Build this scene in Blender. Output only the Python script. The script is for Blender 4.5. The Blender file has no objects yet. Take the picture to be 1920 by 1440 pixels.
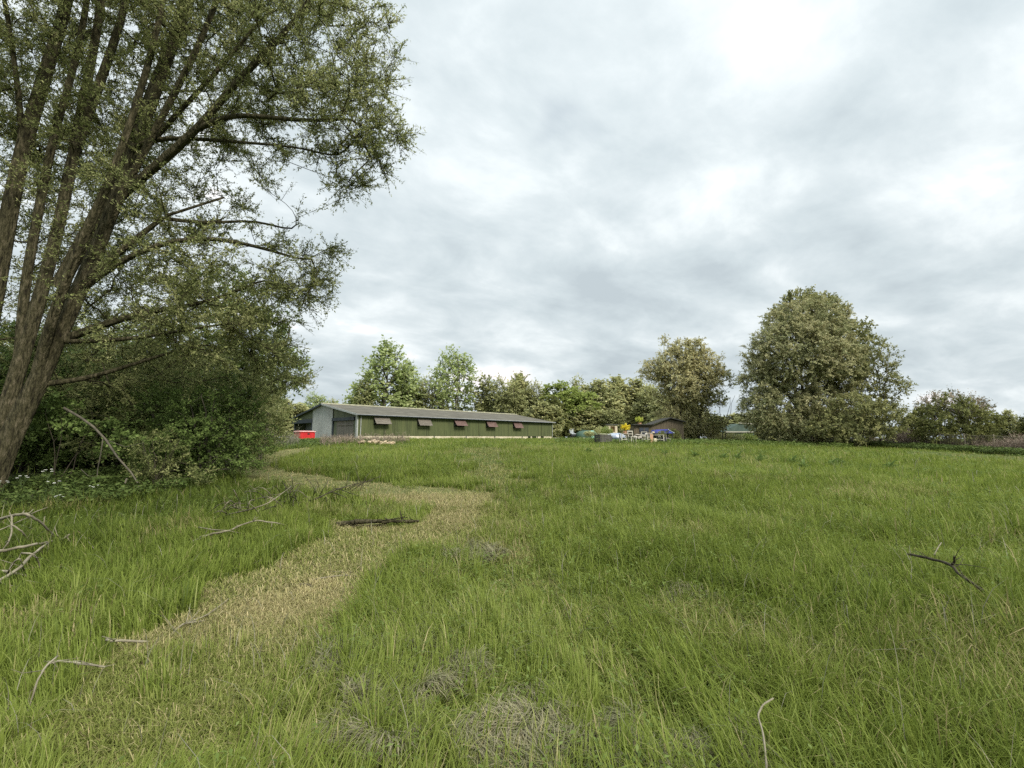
import bpy, math, random
import numpy as np
from mathutils import Vector, Matrix, Euler

# ------------------------------------------------------------------ camera
S = bpy.context.scene
FPX, W0, H0, HOR = 850.0, 1920.0, 1440.0, 821.0      # photograph geometry
TH = math.atan((HOR - 720) / FPX)                    # upward tilt
ZC = 1.55
cam = bpy.data.cameras.new('camera'); camo = bpy.data.objects.new('camera', cam)
S.collection.objects.link(camo); S.camera = camo
cam.sensor_width = 36; cam.lens = 36 * FPX / W0; cam.clip_start = 0.05; cam.clip_end = 3000
camo.location = (0, 0, ZC); camo.rotation_euler = (math.pi / 2 + TH, 0, 0)
# ------------------------------------------------------------------ render / exposure
S.render.engine = 'CYCLES'
S.view_settings.view_transform = 'Standard'; S.view_settings.look = 'None'
S.view_settings.exposure = 0.25; S.view_settings.gamma = 1.0
cy = S.cycles
cy.max_bounces = 7; cy.diffuse_bounces = 5; cy.glossy_bounces = 2; cy.transmission_bounces = 5
cy.transparent_max_bounces = 6; cy.caustics_reflective = False; cy.caustics_refractive = False
cy.use_denoising = False
cy.use_adaptive_sampling = False
# ------------------------------------------------------------------ sun
SUN_EL, SUN_AZ = math.radians(40), math.radians(138)   # azimuth clockwise from the view direction (+y)
sd = bpy.data.lights.new('sun', 'SUN'); sd.energy = 4.0; sd.angle = math.radians(18); sd.color = (1.0, .95, .86)
so = bpy.data.objects.new('sun', sd); S.collection.objects.link(so)
sdir = Vector((math.sin(SUN_AZ) * math.cos(SUN_EL), math.cos(SUN_AZ) * math.cos(SUN_EL), math.sin(SUN_EL)))
so.rotation_euler = (-sdir).to_track_quat('-Z', 'Y').to_euler(); so.location = (0, 0, 30)
# ------------------------------------------------------------------ world: Nishita sky behind a broken cloud sheet
Wd = bpy.data.worlds.new('World'); S.world = Wd; Wd.use_nodes = True
nt = Wd.node_tree; nt.nodes.clear()
def N(t, **k):
    n = nt.nodes.new(t)
    for a, b in k.items(): setattr(n, a, b)
    return n
def L(a, b): nt.links.new(a, b)
def M(op, a, b=None, c=None, clamp=False):
    n = N('ShaderNodeMath', operation=op, use_clamp=clamp)
    for i, v in enumerate((a, b, c)):
        if v is None: continue
        if isinstance(v, (int, float)): n.inputs[i].default_value = v
        else: L(v, n.inputs[i])
    return n.outputs[0]
def MR(v, a, b, c, d, smooth=True):
    n = N('ShaderNodeMapRange'); n.interpolation_type = 'SMOOTHSTEP' if smooth else 'LINEAR'
    L(v, n.inputs[0])
    for i, q in enumerate((a, b, c, d)): n.inputs[i + 1].default_value = q
    return n.outputs[0]
tc = N('ShaderNodeTexCoord'); sep = N('ShaderNodeSeparateXYZ'); L(tc.outputs['Generated'], sep.inputs[0])
X, Y, Z = sep.outputs
zz = M('ADD', M('MAXIMUM', Z, 0.0), 0.26)
px, py = M('DIVIDE', X, zz), M('DIVIDE', Y, zz)
def cloud(sx, sy, ox, oy, scale, detail, rough, dist=0.0, rot=0.0):
    cx, sn = math.cos(rot), math.sin(rot)
    a = M('ADD', M('MULTIPLY', px, cx), M('MULTIPLY', py, sn)); b = M('SUBTRACT', M('MULTIPLY', py, cx), M('MULTIPLY', px, sn))
    c = N('ShaderNodeCombineXYZ'); L(M('ADD', M('MULTIPLY', a, sx), ox), c.inputs[0]); L(M('ADD', M('MULTIPLY', b, sy), oy), c.inputs[1])
    n = N('ShaderNodeTexNoise'); n.inputs['Scale'].default_value = scale; n.inputs['Detail'].default_value = detail
    n.inputs['Roughness'].default_value = rough; n.inputs['Distortion'].default_value = dist
    L(c.outputs[0], n.inputs['Vector']); return n.outputs[0]
big = cloud(1, 1, 23.5, 6.1, 1.1, 6, .50, .1)
mid = cloud(.9, 1.1, 29.5, 7.1, 3.1, 8, .58, .25, .6)
strk = cloud(.55, 1.5, 2.0, 5.0, 2.2, 5, .5, .1, .5)
dens = M('ADD', M('ADD', M('MULTIPLY', big, .46), M('MULTIPLY', mid, .38)), M('MULTIPLY', strk, .16))
ramp = N('ShaderNodeValToRGB'); L(dens, ramp.inputs[0]); cr = ramp.color_ramp
for p, c in zip((.39, .455, .51, .57, .61), ((.46, .525, .56), (.545, .615, .645), (.63, .695, .72), (.77, .825, .84), (.95, .90, .90))):
    e = cr.elements.new(p); e.color = (*c, 1)
cr.elements.remove(cr.elements[0]); cr.elements.remove(cr.elements[-1])
# higher sky is brighter and a touch bluer than the sheet near the horizon
lift = MR(Z, .05, .60, .97, 1.10, False)
top = MR(Z, .76, .95, 1.0, 3.6)  # steep boost above the view, added as fill light on grass and trees
cm = N('ShaderNodeVectorMath', operation='SCALE'); L(ramp.outputs[0], cm.inputs[0]); L(M('MULTIPLY', lift, top), cm.inputs['Scale'])
sky = N('ShaderNodeTexSky', sky_type='NISHITA', sun_disc=False, sun_elevation=SUN_EL, sun_rotation=SUN_AZ)
sks = N('ShaderNodeVectorMath', operation='SCALE'); L(sky.outputs[0], sks.inputs[0]); sks.inputs['Scale'].default_value = .11
gap = cloud(1, 1, 20.1, 4.0, 1.3, 4, .5, .3)
gm = M('MULTIPLY', MR(gap, .64, .74, 0, .5), MR(Z, .15, .3, 0, 1))
mx = N('ShaderNodeMix', data_type='RGBA'); L(gm, mx.inputs[0]); L(cm.outputs[0], mx.inputs[6]); L(sks.outputs[0], mx.inputs[7])
bg = N('ShaderNodeBackground'); L(mx.outputs[2], bg.inputs[0]); bg.inputs[1].default_value = 1.0
wo = N('ShaderNodeOutputWorld'); L(bg.outputs[0], wo.inputs[0])

# ------------------------------------------------------------------ helpers
rng = np.random.default_rng(7); random.seed(7)
def sstep(a, b, x):
    t = np.clip((x - a) / (b - a), 0, 1); return t * t * (3 - 2 * t)
def _h(ix, iy, s):
    n = (ix * 374761393 + iy * 668265263 + s * 144665) & 0x7fffffff
    n = ((n ^ (n >> 13)) * 1274126177) & 0x7fffffff
    return ((n ^ (n >> 16)) & 0xffff) / 65535.0
def vn(x, y, sc=1.0, s=0):
    x = np.asarray(x, float) / sc + 1000; y = np.asarray(y, float) / sc + 1000
    ix, iy = np.floor(x).astype(np.int64), np.floor(y).astype(np.int64); fx, fy = x - ix, y - iy
    fx, fy = fx * fx * (3 - 2 * fx), fy * fy * (3 - 2 * fy)
    return (_h(ix, iy, s) * (1 - fx) + _h(ix + 1, iy, s) * fx) * (1 - fy) + (_h(ix, iy + 1, s) * (1 - fx) + _h(ix + 1, iy + 1, s) * fx) * fy
def fbm(x, y, sc, s=0): return (vn(x, y, sc, s) + .5 * vn(x, y, sc / 2.1, s + 1) + .25 * vn(x, y, sc / 4.3, s + 2)) / 1.75
def hgt(x, y):
    x = np.asarray(x, float); y = np.asarray(y, float)
    w = np.interp(x / (np.maximum(y, 0) + 4), [.1, .53, .80, 1.0, 1.5], [1, .74, .54, .30, 0])
    yy = np.maximum(y, 0)
    r = np.where(yy < 38, yy * .0315, 1.197 + .213 * (1 - np.exp(-(yy - 38) / 6.8)))
    return r * w + (fbm(x, y, 3.5, 40) - .5) * .10 * np.exp(-yy / 40)
def ray(px, py):
    u, v = (px - 960) / FPX, (720 - py) / FPX
    return np.array([u, math.cos(TH) - v * math.sin(TH), math.sin(TH) + v * math.cos(TH)])
def at(px, py, Y):
    d = ray(px, py); d = d * (Y / d[1]); return np.array([d[0], d[1], ZC + d[2]])
def gp(px, py, h=0.0):
    d = ray(px, py); t = .6
    while t < 120:
        p = d * t; g = float(hgt(p[0], p[1])) + h
        if ZC + p[2] <= g: return np.array([p[0], p[1], g])
        t += .01 + t * .002
    p = d * 45; return np.array([p[0], p[1], float(hgt(p[0], p[1])) + h])
def ground_at(x, y): return float(hgt(x, y))
def base_at(px, Y):
    x = (px - 960) / FPX * Y * math.cos(TH)
    return np.array([x, Y, ground_at(x, Y)])

def link(o, parent=None):
    S.collection.objects.link(o)
    if parent is not None: o.parent = parent
    return o
def tag(o, label=None, cat=None, group=None, kind=None):
    if label: o['label'] = label
    if cat: o['category'] = cat
    if group: o['group'] = group
    if kind: o['kind'] = kind
    return o
def empty(name, loc, rz=0.0, sc=1.0):
    o = bpy.data.objects.new(name, None); o.empty_display_size = .2; o.location = tuple(float(c) for c in loc); o.rotation_euler = (0, 0, rz)
    if isinstance(sc, (int, float)): sc = (sc,) * 3
    o.scale = sc; return link(o)
def copy_tree(o, parent=None):
    c = o.copy(); S.collection.objects.link(c)
    if parent is not None: c.parent = parent
    for ch in [q for q in S.objects if q.parent == o]: copy_tree(ch, c)
    return c

def np_mesh(name, V, Q=None, T=None, attrs=None, smooth=False):
    V = np.asarray(V, np.float32); me = bpy.data.meshes.new(name)
    nq = 0 if Q is None else len(Q); nt_ = 0 if T is None else len(T)
    me.vertices.add(len(V)); me.vertices.foreach_set('co', V.ravel())
    idx = []; 
    if nq: idx.append(np.asarray(Q, np.int32).ravel())
    if nt_: idx.append(np.asarray(T, np.int32).ravel())
    idx = np.concatenate(idx); me.loops.add(len(idx)); me.loops.foreach_set('vertex_index', idx)
    me.polygons.add(nq + nt_)
    st = np.concatenate([np.arange(nq) * 4, nq * 4 + np.arange(nt_) * 3]).astype(np.int32)
    me.polygons.foreach_set('loop_start', st)
    if smooth: me.polygons.foreach_set('use_smooth', np.ones(nq + nt_, bool))
    me.update(calc_edges=True)
    for k, a in (attrs or {}).items():
        at_ = me.attributes.new(k, 'FLOAT', 'POINT'); at_.data.foreach_set('value', np.asarray(a, np.float32))
    return me
def np_obj(name, me, mat, parent=None):
    o = bpy.data.objects.new(name, me)
    if mat: me.materials.append(mat)
    return link(o, parent)

class MB:
    def __init__(s): s.v = []; s.f = []
    def add(s, v, f):
        o = len(s.v); s.v += [tuple(map(float, p)) for p in v]; s.f += [tuple(i + o for i in q) for q in f]; return s
    def box(s, c, d, rot=None, taper=1.0, bev=0.0):
        x, y, z = d[0] / 2, d[1] / 2, d[2] / 2
        b = min(bev, x * .9, y * .9, z * .9)
        if b <= 0:
            P = [(-x, -y, -z), (x, -y, -z), (x, y, -z), (-x, y, -z), (-x * taper, -y * taper, z), (x * taper, -y * taper, z), (x * taper, y * taper, z), (-x * taper, y * taper, z)]
            F = [(3, 2, 1, 0), (4, 5, 6, 7), (0, 1, 5, 4), (1, 2, 6, 5), (2, 3, 7, 6), (3, 0, 4, 7)]
        else:
            P = []; F = []
            for (zc_, ins) in ((-z, b), (-z + b, 0), (z - b, 0), (z, b)):
                for (a, c2) in ((-1, -1), (1, -1), (1, 1), (-1, 1)):
                    xx, yy = x - ins, y - ins
                    bb = b if ins == 0 else 0
                    if a * c2 > 0: P += [(a * xx, c2 * (yy - bb), zc_), (a * (xx - bb), c2 * yy, zc_)]
                    else: P += [(a * (xx - bb), c2 * yy, zc_), (a * xx, c2 * (yy - bb), zc_)]
            for r in range(3):
                for k in range(8):
                    F.append((r * 8 + k, r * 8 + (k + 1) % 8, r * 8 + 8 + (k + 1) % 8, r * 8 + 8 + k))
            F.append(tuple(range(7, -1, -1))); F.append(tuple(range(24, 32)))
        R = Euler(rot).to_matrix() if rot else Matrix.Identity(3)
        return s.add([R @ Vector(p) + Vector(c) for p in P], F)
    def tube(s, pts, rad, n=6, cap=True):
        pts = [Vector(p) for p in pts]
        if not hasattr(rad, '__len__'): rad = [rad] * len(pts)
        o = len(s.v); ref = None
        for i, p in enumerate(pts):
            t = (pts[min(i + 1, len(pts) - 1)] - pts[max(i - 1, 0)])
            t = t.normalized() if t.length > 1e-9 else Vector((0, 0, 1))
            if ref is None:
                ref = Vector((1, 0, 0)) if abs(t.x) < .8 else Vector((0, 1, 0))
            a = (ref - t * ref.dot(t)).normalized(); ref = a; b = t.cross(a)
            for k in range(n):
                an = 2 * math.pi * k / n
                q = p + (a * math.cos(an) + b * math.sin(an)) * rad[i]; s.v.append((q.x, q.y, q.z))
        for i in range(len(pts) - 1):
            for k in range(n):
                a0 = o + i * n + k; a1 = o + i * n + (k + 1) % n
                s.f.append((a0, a1, a1 + n, a0 + n))
        if cap:
            s.f.append(tuple(o + k for k in range(n - 1, -1, -1))); e = o + (len(pts) - 1) * n
            s.f.append(tuple(e + k for k in range(n)))
        return s
    def build(s, name, mat, parent=None, smooth=False):
        me = bpy.data.meshes.new(name); me.from_pydata(s.v, [], s.f); me.update()
        if smooth: me.polygons.foreach_set('use_smooth', np.ones(len(me.polygons), bool))
        me.materials.append(mat); return link(bpy.data.objects.new(name, me), parent)

# ------------------------------------------------------------------ materials
def newmat(name):
    m = bpy.data.materials.new(name); m.use_nodes = True; m.node_tree.nodes.clear(); return m
def mat_surface(name, c1, c2, scale=4.0, rough=.8, bump=.2, stretch=(1, 1, 1), c3=None, detail=6, metallic=0.0, spec=.3, bscale=None, coords='Object', bdist=.02):
    m = newmat(name); t = m.node_tree; n = t.nodes; l = t.links
    tc = n.new('ShaderNodeTexCoord'); mp = n.new('ShaderNodeMapping'); mp.inputs['Scale'].default_value = stretch
    l.new(tc.outputs[coords], mp.inputs[0])
    nz = n.new('ShaderNodeTexNoise'); nz.inputs['Scale'].default_value = scale; nz.inputs['Detail'].default_value = detail; nz.inputs['Roughness'].default_value = .62
    l.new(mp.outputs[0], nz.inputs['Vector'])
    r = n.new('ShaderNodeValToRGB'); r.color_ramp.elements[0].position = .34; r.color_ramp.elements[1].position = .66
    r.color_ramp.elements[0].color = (*c1, 1); r.color_ramp.elements[1].color = (*c2, 1)
    if c3: e = r.color_ramp.elements.new(.5); e.color = (*c3, 1)
    l.new(nz.outputs[0], r.inputs[0])
    b = n.new('ShaderNodeBsdfPrincipled'); b.inputs['Roughness'].default_value = rough; b.inputs['Metallic'].default_value = metallic
    b.inputs['Specular IOR Level'].default_value = spec
    l.new(r.outputs[0], b.inputs['Base Color'])
    if bump:
        nb = n.new('ShaderNodeTexNoise'); nb.inputs['Scale'].default_value = bscale or scale * 4; nb.inputs['Detail'].default_value = 5
        l.new(mp.outputs[0], nb.inputs['Vector'])
        bp = n.new('ShaderNodeBump'); bp.inputs['Strength'].default_value = bump; bp.inputs['Distance'].default_value = bdist
        l.new(nb.outputs[0], bp.inputs['Height']); l.new(bp.outputs[0], b.inputs['Normal'])
    o = n.new('ShaderNodeOutputMaterial'); l.new(b.outputs[0], o.inputs[0]); return m
def mat_leaf(name, cols, transl=.35, rough=.65, dry=None, spec=.12):
    """tint attribute picks the leaf's own colour; 'dry' attribute blends to dead straw colours"""
    m = newmat(name); t = m.node_tree; n = t.nodes; l = t.links
    a = n.new('ShaderNodeAttribute'); a.attribute_name = 'tint'
    r = n.new('ShaderNodeValToRGB'); k = len(cols)
    for i, c in enumerate(cols):
        p = i / (k - 1)
        e = r.color_ramp.elements[0] if i == 0 else (r.color_ramp.elements[-1] if i == k - 1 else r.color_ramp.elements.new(p))
        e.position = p; e.color = (*c, 1)
    l.new(a.outputs['Fac'], r.inputs[0]); col = r.outputs[0]
    if dry:
        a2 = n.new('ShaderNodeAttribute'); a2.attribute_name = 'dry'
        r2 = n.new('ShaderNodeValToRGB'); r2.color_ramp.elements[0].color = (*dry[0], 1); r2.color_ramp.elements[1].color = (*dry[1], 1)
        l.new(a.outputs['Fac'], r2.inputs[0])
        mx = n.new('ShaderNodeMix'); mx.data_type = 'RGBA'; l.new(a2.outputs['Fac'], mx.inputs[0]); l.new(col, mx.inputs[6]); l.new(r2.outputs[0], mx.inputs[7]); col = mx.outputs[2]
    b = n.new('ShaderNodeBsdfPrincipled'); b.inputs['Roughness'].default_value = rough; b.inputs['Specular IOR Level'].default_value = spec
    l.new(col, b.inputs['Base Color'])
    tr = n.new('ShaderNodeBsdfTranslucent'); l.new(col, tr.inputs[0])
    ms = n.new('ShaderNodeMixShader'); ms.inputs[0].default_value = transl; l.new(b.outputs[0], ms.inputs[1]); l.new(tr.outputs[0], ms.inputs[2])
    o = n.new('ShaderNodeOutputMaterial'); l.new(ms.outputs[0], o.inputs[0]); return m

m_ground = newmat('meadow_soil'); t_ = m_ground.node_tree
def build_ground_mat(m, cols, scale):
    t = m.node_tree; n = t.nodes; l = t.links
    tc = n.new('ShaderNodeTexCoord')
    def nz(sc, d=6):
        q = n.new('ShaderNodeTexNoise'); q.inputs['Scale'].default_value = sc; q.inputs['Detail'].default_value = d; q.inputs['Roughness'].default_value = .65
        l.new(tc.outputs['Object'], q.inputs['Vector']); return q.outputs[0]
    r = n.new('ShaderNodeValToRGB'); k = len(cols)
    for i, c in enumerate(cols):
        p = .3 + .4 * i / (k - 1)
        e = r.color_ramp.elements[0] if i == 0 else (r.color_ramp.elements[-1] if i == k - 1 else r.color_ramp.elements.new(p))
        e.position = p; e.color = (*c, 1)
    mm = n.new('ShaderNodeMath'); mm.operation = 'MULTIPLY_ADD'; mm.inputs[1].default_value = .5
    m2 = n.new('ShaderNodeMath'); m2.operation = 'MULTIPLY'; m2.inputs[1].default_value = .5
    l.new(nz(scale), mm.inputs[0]); l.new(nz(scale * 25, 4), m2.inputs[0]); l.new(m2.outputs[0], mm.inputs[2])
    l.new(mm.outputs[0], r.inputs[0])
    b = n.new('ShaderNodeBsdfPrincipled'); b.inputs['Roughness'].default_value = .95; b.inputs['Specular IOR Level'].default_value = .1
    l.new(r.outputs[0], b.inputs['Base Color'])
    bp = n.new('ShaderNodeBump'); bp.inputs['Strength'].default_value = .8; bp.inputs['Distance'].default_value = .03
    l.new(nz(60, 4), bp.inputs['Height']); l.new(bp.outputs[0], b.inputs['Normal'])
    o = n.new('ShaderNodeOutputMaterial'); l.new(b.outputs[0], o.inputs[0])
build_ground_mat(m_ground, [(.045, .055, .02), (.075, .10, .03), (.10, .13, .04)], .8)
m_path = newmat('mown_thatch'); build_ground_mat(m_path, [(.07, .09, .028), (.125, .135, .048), (.23, .20, .095)], 1.6)
m_shaded_litter = newmat('shaded_litter'); build_ground_mat(m_shaded_litter, [(.012, .012, .008), (.028, .026, .015), (.04, .04, .02)], 1.6)  # litter this dark puts the shade of the thicket hollow into its colour

G_DRY = ((.27, .22, .10), (.60, .50, .28))
m_grass = mat_leaf('grass_blade', [(0.088, 0.124, 0.022), (0.154, 0.201, 0.033), (0.22, 0.27, 0.053), (0.308, 0.335, 0.11)], .48, .5, G_DRY)
m_mown = mat_leaf('mown_blade', [(.11, .135, .028), (.17, .20, .042), (.235, .255, .07)], .35, .6, G_DRY)
m_hay = mat_leaf('cut_grass', [(.11, .12, .055), (.18, .175, .095), (.26, .24, .145), (.36, .31, .21)], .25, .6)
m_bark = mat_surface('willow_bark', (.018, .015, .010), (.115, .097, .062), 3.4, .95, 1.0, (5, 5, 1.2), (.055, .050, .026), bdist=.09, bscale=6, detail=9, spec=.1)
m_bark_grey = mat_surface('grey_bark', (.06, .055, .042), (.13, .115, .085), 4, .9, .5, (2, 2, .6), spec=.1)
m_birch = mat_surface('pale_bark', (.30, .28, .24), (.50, .48, .43), 5, .9, .3, (2, 2, .8), spec=.1)
m_deadwood = mat_surface('dead_wood', (.11, .095, .065), (.24, .21, .15), 6, .9, .4, (1, 1, 1), spec=.1)
m_palewood = mat_surface('pale_dead_wood', (.12, .105, .07), (.25, .225, .165), 6, .85, .4, spec=.1)
m_darktwig = mat_surface('dark_twig', (.035, .03, .022), (.075, .065, .045), 8, .9, .3, spec=.1)
# leaves
m_willow = mat_leaf('willow_leaf', [(0.133, 0.153, 0.056), (0.224, 0.249, 0.093), (0.330, 0.345, 0.143), (0.491, 0.473, 0.243)], .42)
m_poplar = mat_leaf('poplar_leaf', [(0.118, 0.161, 0.050), (0.192, 0.245, 0.078), (0.322, 0.348, 0.128)], .38)
m_hawthorn = mat_leaf('hawthorn_leaf', [(0.077, 0.116, 0.031), (0.128, 0.181, 0.047), (0.191, 0.257, 0.078)], .30)
m_paleshrub = mat_leaf('pale_shrub_leaf', [(0.097, 0.117, 0.041), (0.193, 0.214, 0.076), (0.317, 0.324, 0.138)], .35)
m_gold = mat_leaf('golden_willow_leaf', [(0.257, 0.252, 0.121), (0.390, 0.372, 0.184), (0.567, 0.504, 0.266), (0.570, 0.594, 0.364)], .35)
m_olive = mat_leaf('olive_willow_leaf', [(0.204, 0.225, 0.112), (0.324, 0.331, 0.167), (0.454, 0.427, 0.231), (0.552, 0.513, 0.312)], .35)
m_darkol = mat_leaf('dark_sallow_leaf', [(0.172, 0.185, 0.079), (0.262, 0.265, 0.109), (0.361, 0.347, 0.149)], .3)
m_fresh = mat_leaf('fresh_poplar_leaf', [(0.245, 0.305, 0.109), (0.369, 0.428, 0.175), (0.528, 0.562, 0.283)], .42)
m_wood1 = mat_leaf('wood_leaf_green', [(0.253, 0.273, 0.127), (0.402, 0.403, 0.188), (0.563, 0.531, 0.257)], .35)
m_wood2 = mat_leaf('wood_leaf_bright', [(0.195, 0.246, 0.064), (0.297, 0.354, 0.097), (0.408, 0.445, 0.151)], .4)
m_wood3 = mat_leaf('wood_leaf_brown', [(0.233, 0.248, 0.108), (0.335, 0.344, 0.154), (0.450, 0.454, 0.217)], .35)
m_wood4 = mat_leaf('wood_leaf_dark', [(0.106, 0.122, 0.044), (0.175, 0.184, 0.060), (0.242, 0.250, 0.082)], .3)
m_blossom = mat_leaf('pinkish_bush_leaf', [(.07, .08, .03), (.14, .13, .06), (.36, .28, .20), (.45, .38, .28)], .3)
m_yellow = mat_leaf('yellow_bloom', [(.62, .42, .01), (.75, .60, .03), (.72, .68, .12)], .3)
m_lime = mat_leaf('lime_leaf', [(.40, .46, .06), (.62, .64, .16)], .4)
m_nettle = mat_leaf('nettle_leaf', [(.045, .07, .018), (.08, .115, .028), (.13, .165, .05)], .3)
m_deadweed = mat_leaf('dead_weed', [(.14, .105, .075), (.24, .185, .14), (.36, .29, .225)], .2, .8)
m_deadgrey = mat_leaf('dead_weed_grey', [(.12, .115, .08), (.19, .18, .13), (.28, .26, .19)], .2, .8)
m_white = mat_surface('white_petal', (.60, .60, .54), (.75, .75, .70), 8, .7, 0)
m_stem = mat_surface('green_stem', (.06, .09, .03), (.10, .14, .05), 8, .7, 0)

# ------------------------------------------------------------------ ground zones (polygons drawn on the terrain)
def poly(pts): return np.array([gp(*p)[:2] for p in pts])
def polyW(pts): return np.array([base_at(*p)[:2] for p in pts])
def inside(P, x, y):
    r = np.zeros(x.shape, bool); j = len(P) - 1
    for i in range(len(P)):
        xi, yi, xj, yj = *P[i], *P[j]
        c = ((yi > y) != (yj > y)) & (x < (xj - xi) * (y - yi) / (yj - yi + 1e-12) + xi); r ^= c; j = i
    return r
P_MAIN = poly([(-60, 1500), (0, 1420), (60, 1340), (180, 1245), (300, 1190), (400, 1140), (470, 1085), (550, 1030), (610, 992), (640, 982), (780, 985), (835, 965), (800, 948), (740, 938), (690, 932), (600, 922), (500, 908), (440, 890), (425, 880), (450, 866), (500, 853), (540, 843), (575, 841), (560, 850), (515, 862), (498, 874), (540, 890), (640, 905), (740, 918), (850, 928), (900, 932), (960, 935), (1000, 955), (1020, 985), (1000, 1020), (960, 1060), (905, 1060), (890, 1045), (800, 1040), (735, 1060), (690, 1110), (650, 1190), (600, 1260), (590, 1330), (620, 1440), (640, 1500)])
P_BEND = poly([(740, 950), (640, 936), (560, 924), (490, 910), (435, 896), (418, 882), (440, 868), (490, 855), (530, 845), (575, 840), (590, 843), (565, 851), (520, 863), (505, 874), (545, 886), (640, 900), (760, 915), (900, 924), (960, 935), (900, 960), (800, 955)])
P_SEMI = poly([(905, 1050), (1040, 1020), (1080, 1080), (1100, 1180), (1220, 1300), (1420, 1450), (1430, 1520), (900, 1520), (950, 1440), (960, 1330), (905, 1250), (890, 1150)])
P_STRIP = poly([(905, 926), (880, 868), (855, 840), (930, 838), (975, 880), (1000, 926)])
P_EDGE = poly([(1700, 846), (1930, 856), (2300, 890), (2300, 900), (1920, 866), (1700, 853)])
P_THICK = poly([(-400, 1000), (0, 968), (200, 948), (330, 922), (400, 900), (430, 875), (470, 850), (560, 836), (640, 833), (640, 826), (400, 828), (-900, 840)])
def zones(x, y):
    """-> dry (0..1), height factor, thicket mask"""
    jx = x + ((fbm(x, y, .9, 3) - .5) * 1.1 + (vn(x, y, .13, 5) - .5) * .35) * np.clip(y / 6, .6, 1.1); jy = y + ((fbm(x, y, .9, 9) - .5) * 1.4 + (vn(x, y, .13, 15) - .5) * .35) * np.clip(y / 6, .6, 1.5)
    main = inside(P_MAIN, jx, jy) | inside(P_BEND, x + (vn(x, y, .3, 5) - .5) * .35, y + (vn(x, y, .4, 15) - .5) * .7); semi = inside(P_SEMI, jx, jy); strip = inside(P_STRIP, jx, jy) | inside(P_EDGE, jx, jy)
    wx = x + (fbm(x, y, 1.3, 13) - .5) * 1.8; wy = y + (fbm(x, y, 1.3, 19) - .5) * 2.2
    semi = inside(P_SEMI, wx, wy); strip = inside(P_STRIP, wx, wy + (fbm(x, y, .4, 8) - .5) * 3) | inside(P_EDGE, jx, jy)
    th = inside(P_THICK, jx, jy)
    patch = fbm(x, y, 1.3, 21)
    dry = np.where(main, np.clip(.34 + .64 * sstep(.34, .58, patch) + .2 * (y > 6.5), 0, 1), np.where(semi, .10 + .5 * sstep(.50, .72, patch), .04 + .22 * sstep(.60, .76, fbm(x, y, 1.6, 31))))
    # the near end of the path has re-greened; mid part is the driest
    dry = np.where(main, dry * (.16 + .84 * sstep(3.1, 4.1, y + (fbm(x, y, .8, 33) - .5) * 1.2)) + .15 * ((x > -2.6) & (x < -1.0) & (y > 3.8) & (y < 5.2)), dry)
    fade = sstep(-1.5, .35, x + (fbm(x, y, .6, 17) - .5) * .9) * (y > 4.4)
    dry = np.where(main, dry * (1 - .75 * fade), dry)
    dry = np.where(strip & ~main, .30, dry)
    tuft = fbm(x, y, .9, 51)
    tall = .40 + .95 * tuft * (.75 + .5 * vn(x, y, 4.0, 71))
    hf = np.where(main, .20 + .30 * tuft * (1.5 - dry) * (1 + .5 * sstep(4.2, 3.0, y)), np.where(semi, .30 + .5 * tuft, np.where(strip, .42, tall)))
    reg = sstep(.66, .80, fbm(x, y, .35, 27)); dry = np.where(main, dry * (1 - .5 * reg), dry)
    hf = np.where(main, hf + .32 * fade + .14 * reg, hf)
    return dry, hf, th, main

# ground sheet: polar grid
def build_ground():
    ra = np.concatenate([[0.0], np.geomspace(.4, 60, 150), np.geomspace(66, 900, 22)]); na = 288
    an = np.linspace(0, 2 * np.pi, na, endpoint=False)
    R, A = np.meshgrid(ra[1:], an, indexing='ij'); x, y = (R * np.sin(A)).ravel(), (R * np.cos(A)).ravel()
    V = np.stack([x, y, hgt(x, y)], 1); V = np.vstack([[0, 0, ground_at(0, 0)], V])
    nr = len(ra) - 1; i, k = np.meshgrid(np.arange(nr - 1), np.arange(na), indexing='ij'); k2 = (k + 1) % na
    Q = np.stack([1 + i * na + k, 1 + (i + 1) * na + k, 1 + (i + 1) * na + k2, 1 + i * na + k2], -1).reshape(-1, 4)[:, ::-1]
    k = np.arange(na); T = np.stack([np.zeros(na, int), 1 + k, 1 + (k + 1) % na], 1)[:, ::-1]
    o = np_obj('ground', np_mesh('ground', V, Q, T, smooth=True), m_ground); tag(o, kind='structure')
build_ground()
def sheet(name, mask, x0, x1, y0, y1, st, dz, mat):
    xs, ys = np.arange(x0, x1, st), np.arange(y0, y1, st); X_, Y_ = np.meshgrid(xs, ys, indexing='ij')
    m = mask(X_ + st / 2, Y_ + st / 2); ny = len(ys)
    V = np.stack([X_.ravel(), Y_.ravel(), hgt(X_.ravel(), Y_.ravel()) + dz], 1)
    i, k = np.nonzero(m[:-1, :-1]); a = i * ny + k
    Q = np.stack([a, a + ny, a + ny + 1, a + 1], 1); u, inv = np.unique(Q.ravel(), return_inverse=True)
    o = np_obj(name, np_mesh(name, V[u], inv.reshape(-1, 4), smooth=True), mat); tag(o, kind='structure'); return o
sheet('path', lambda x, y: zones(x, y)[3] & (y > 3.0 + fbm(x, y, .7, 6) * 1.2) & (x < -.35 + fbm(x, y, .5, 7) * .5), -14, 4, .3, 30, .09, .02, m_path)
sheet('thicket_floor', lambda x, y: zones(x, y)[2], -32, -4, 3, 34, .2, .024, m_shaded_litter)

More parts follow.
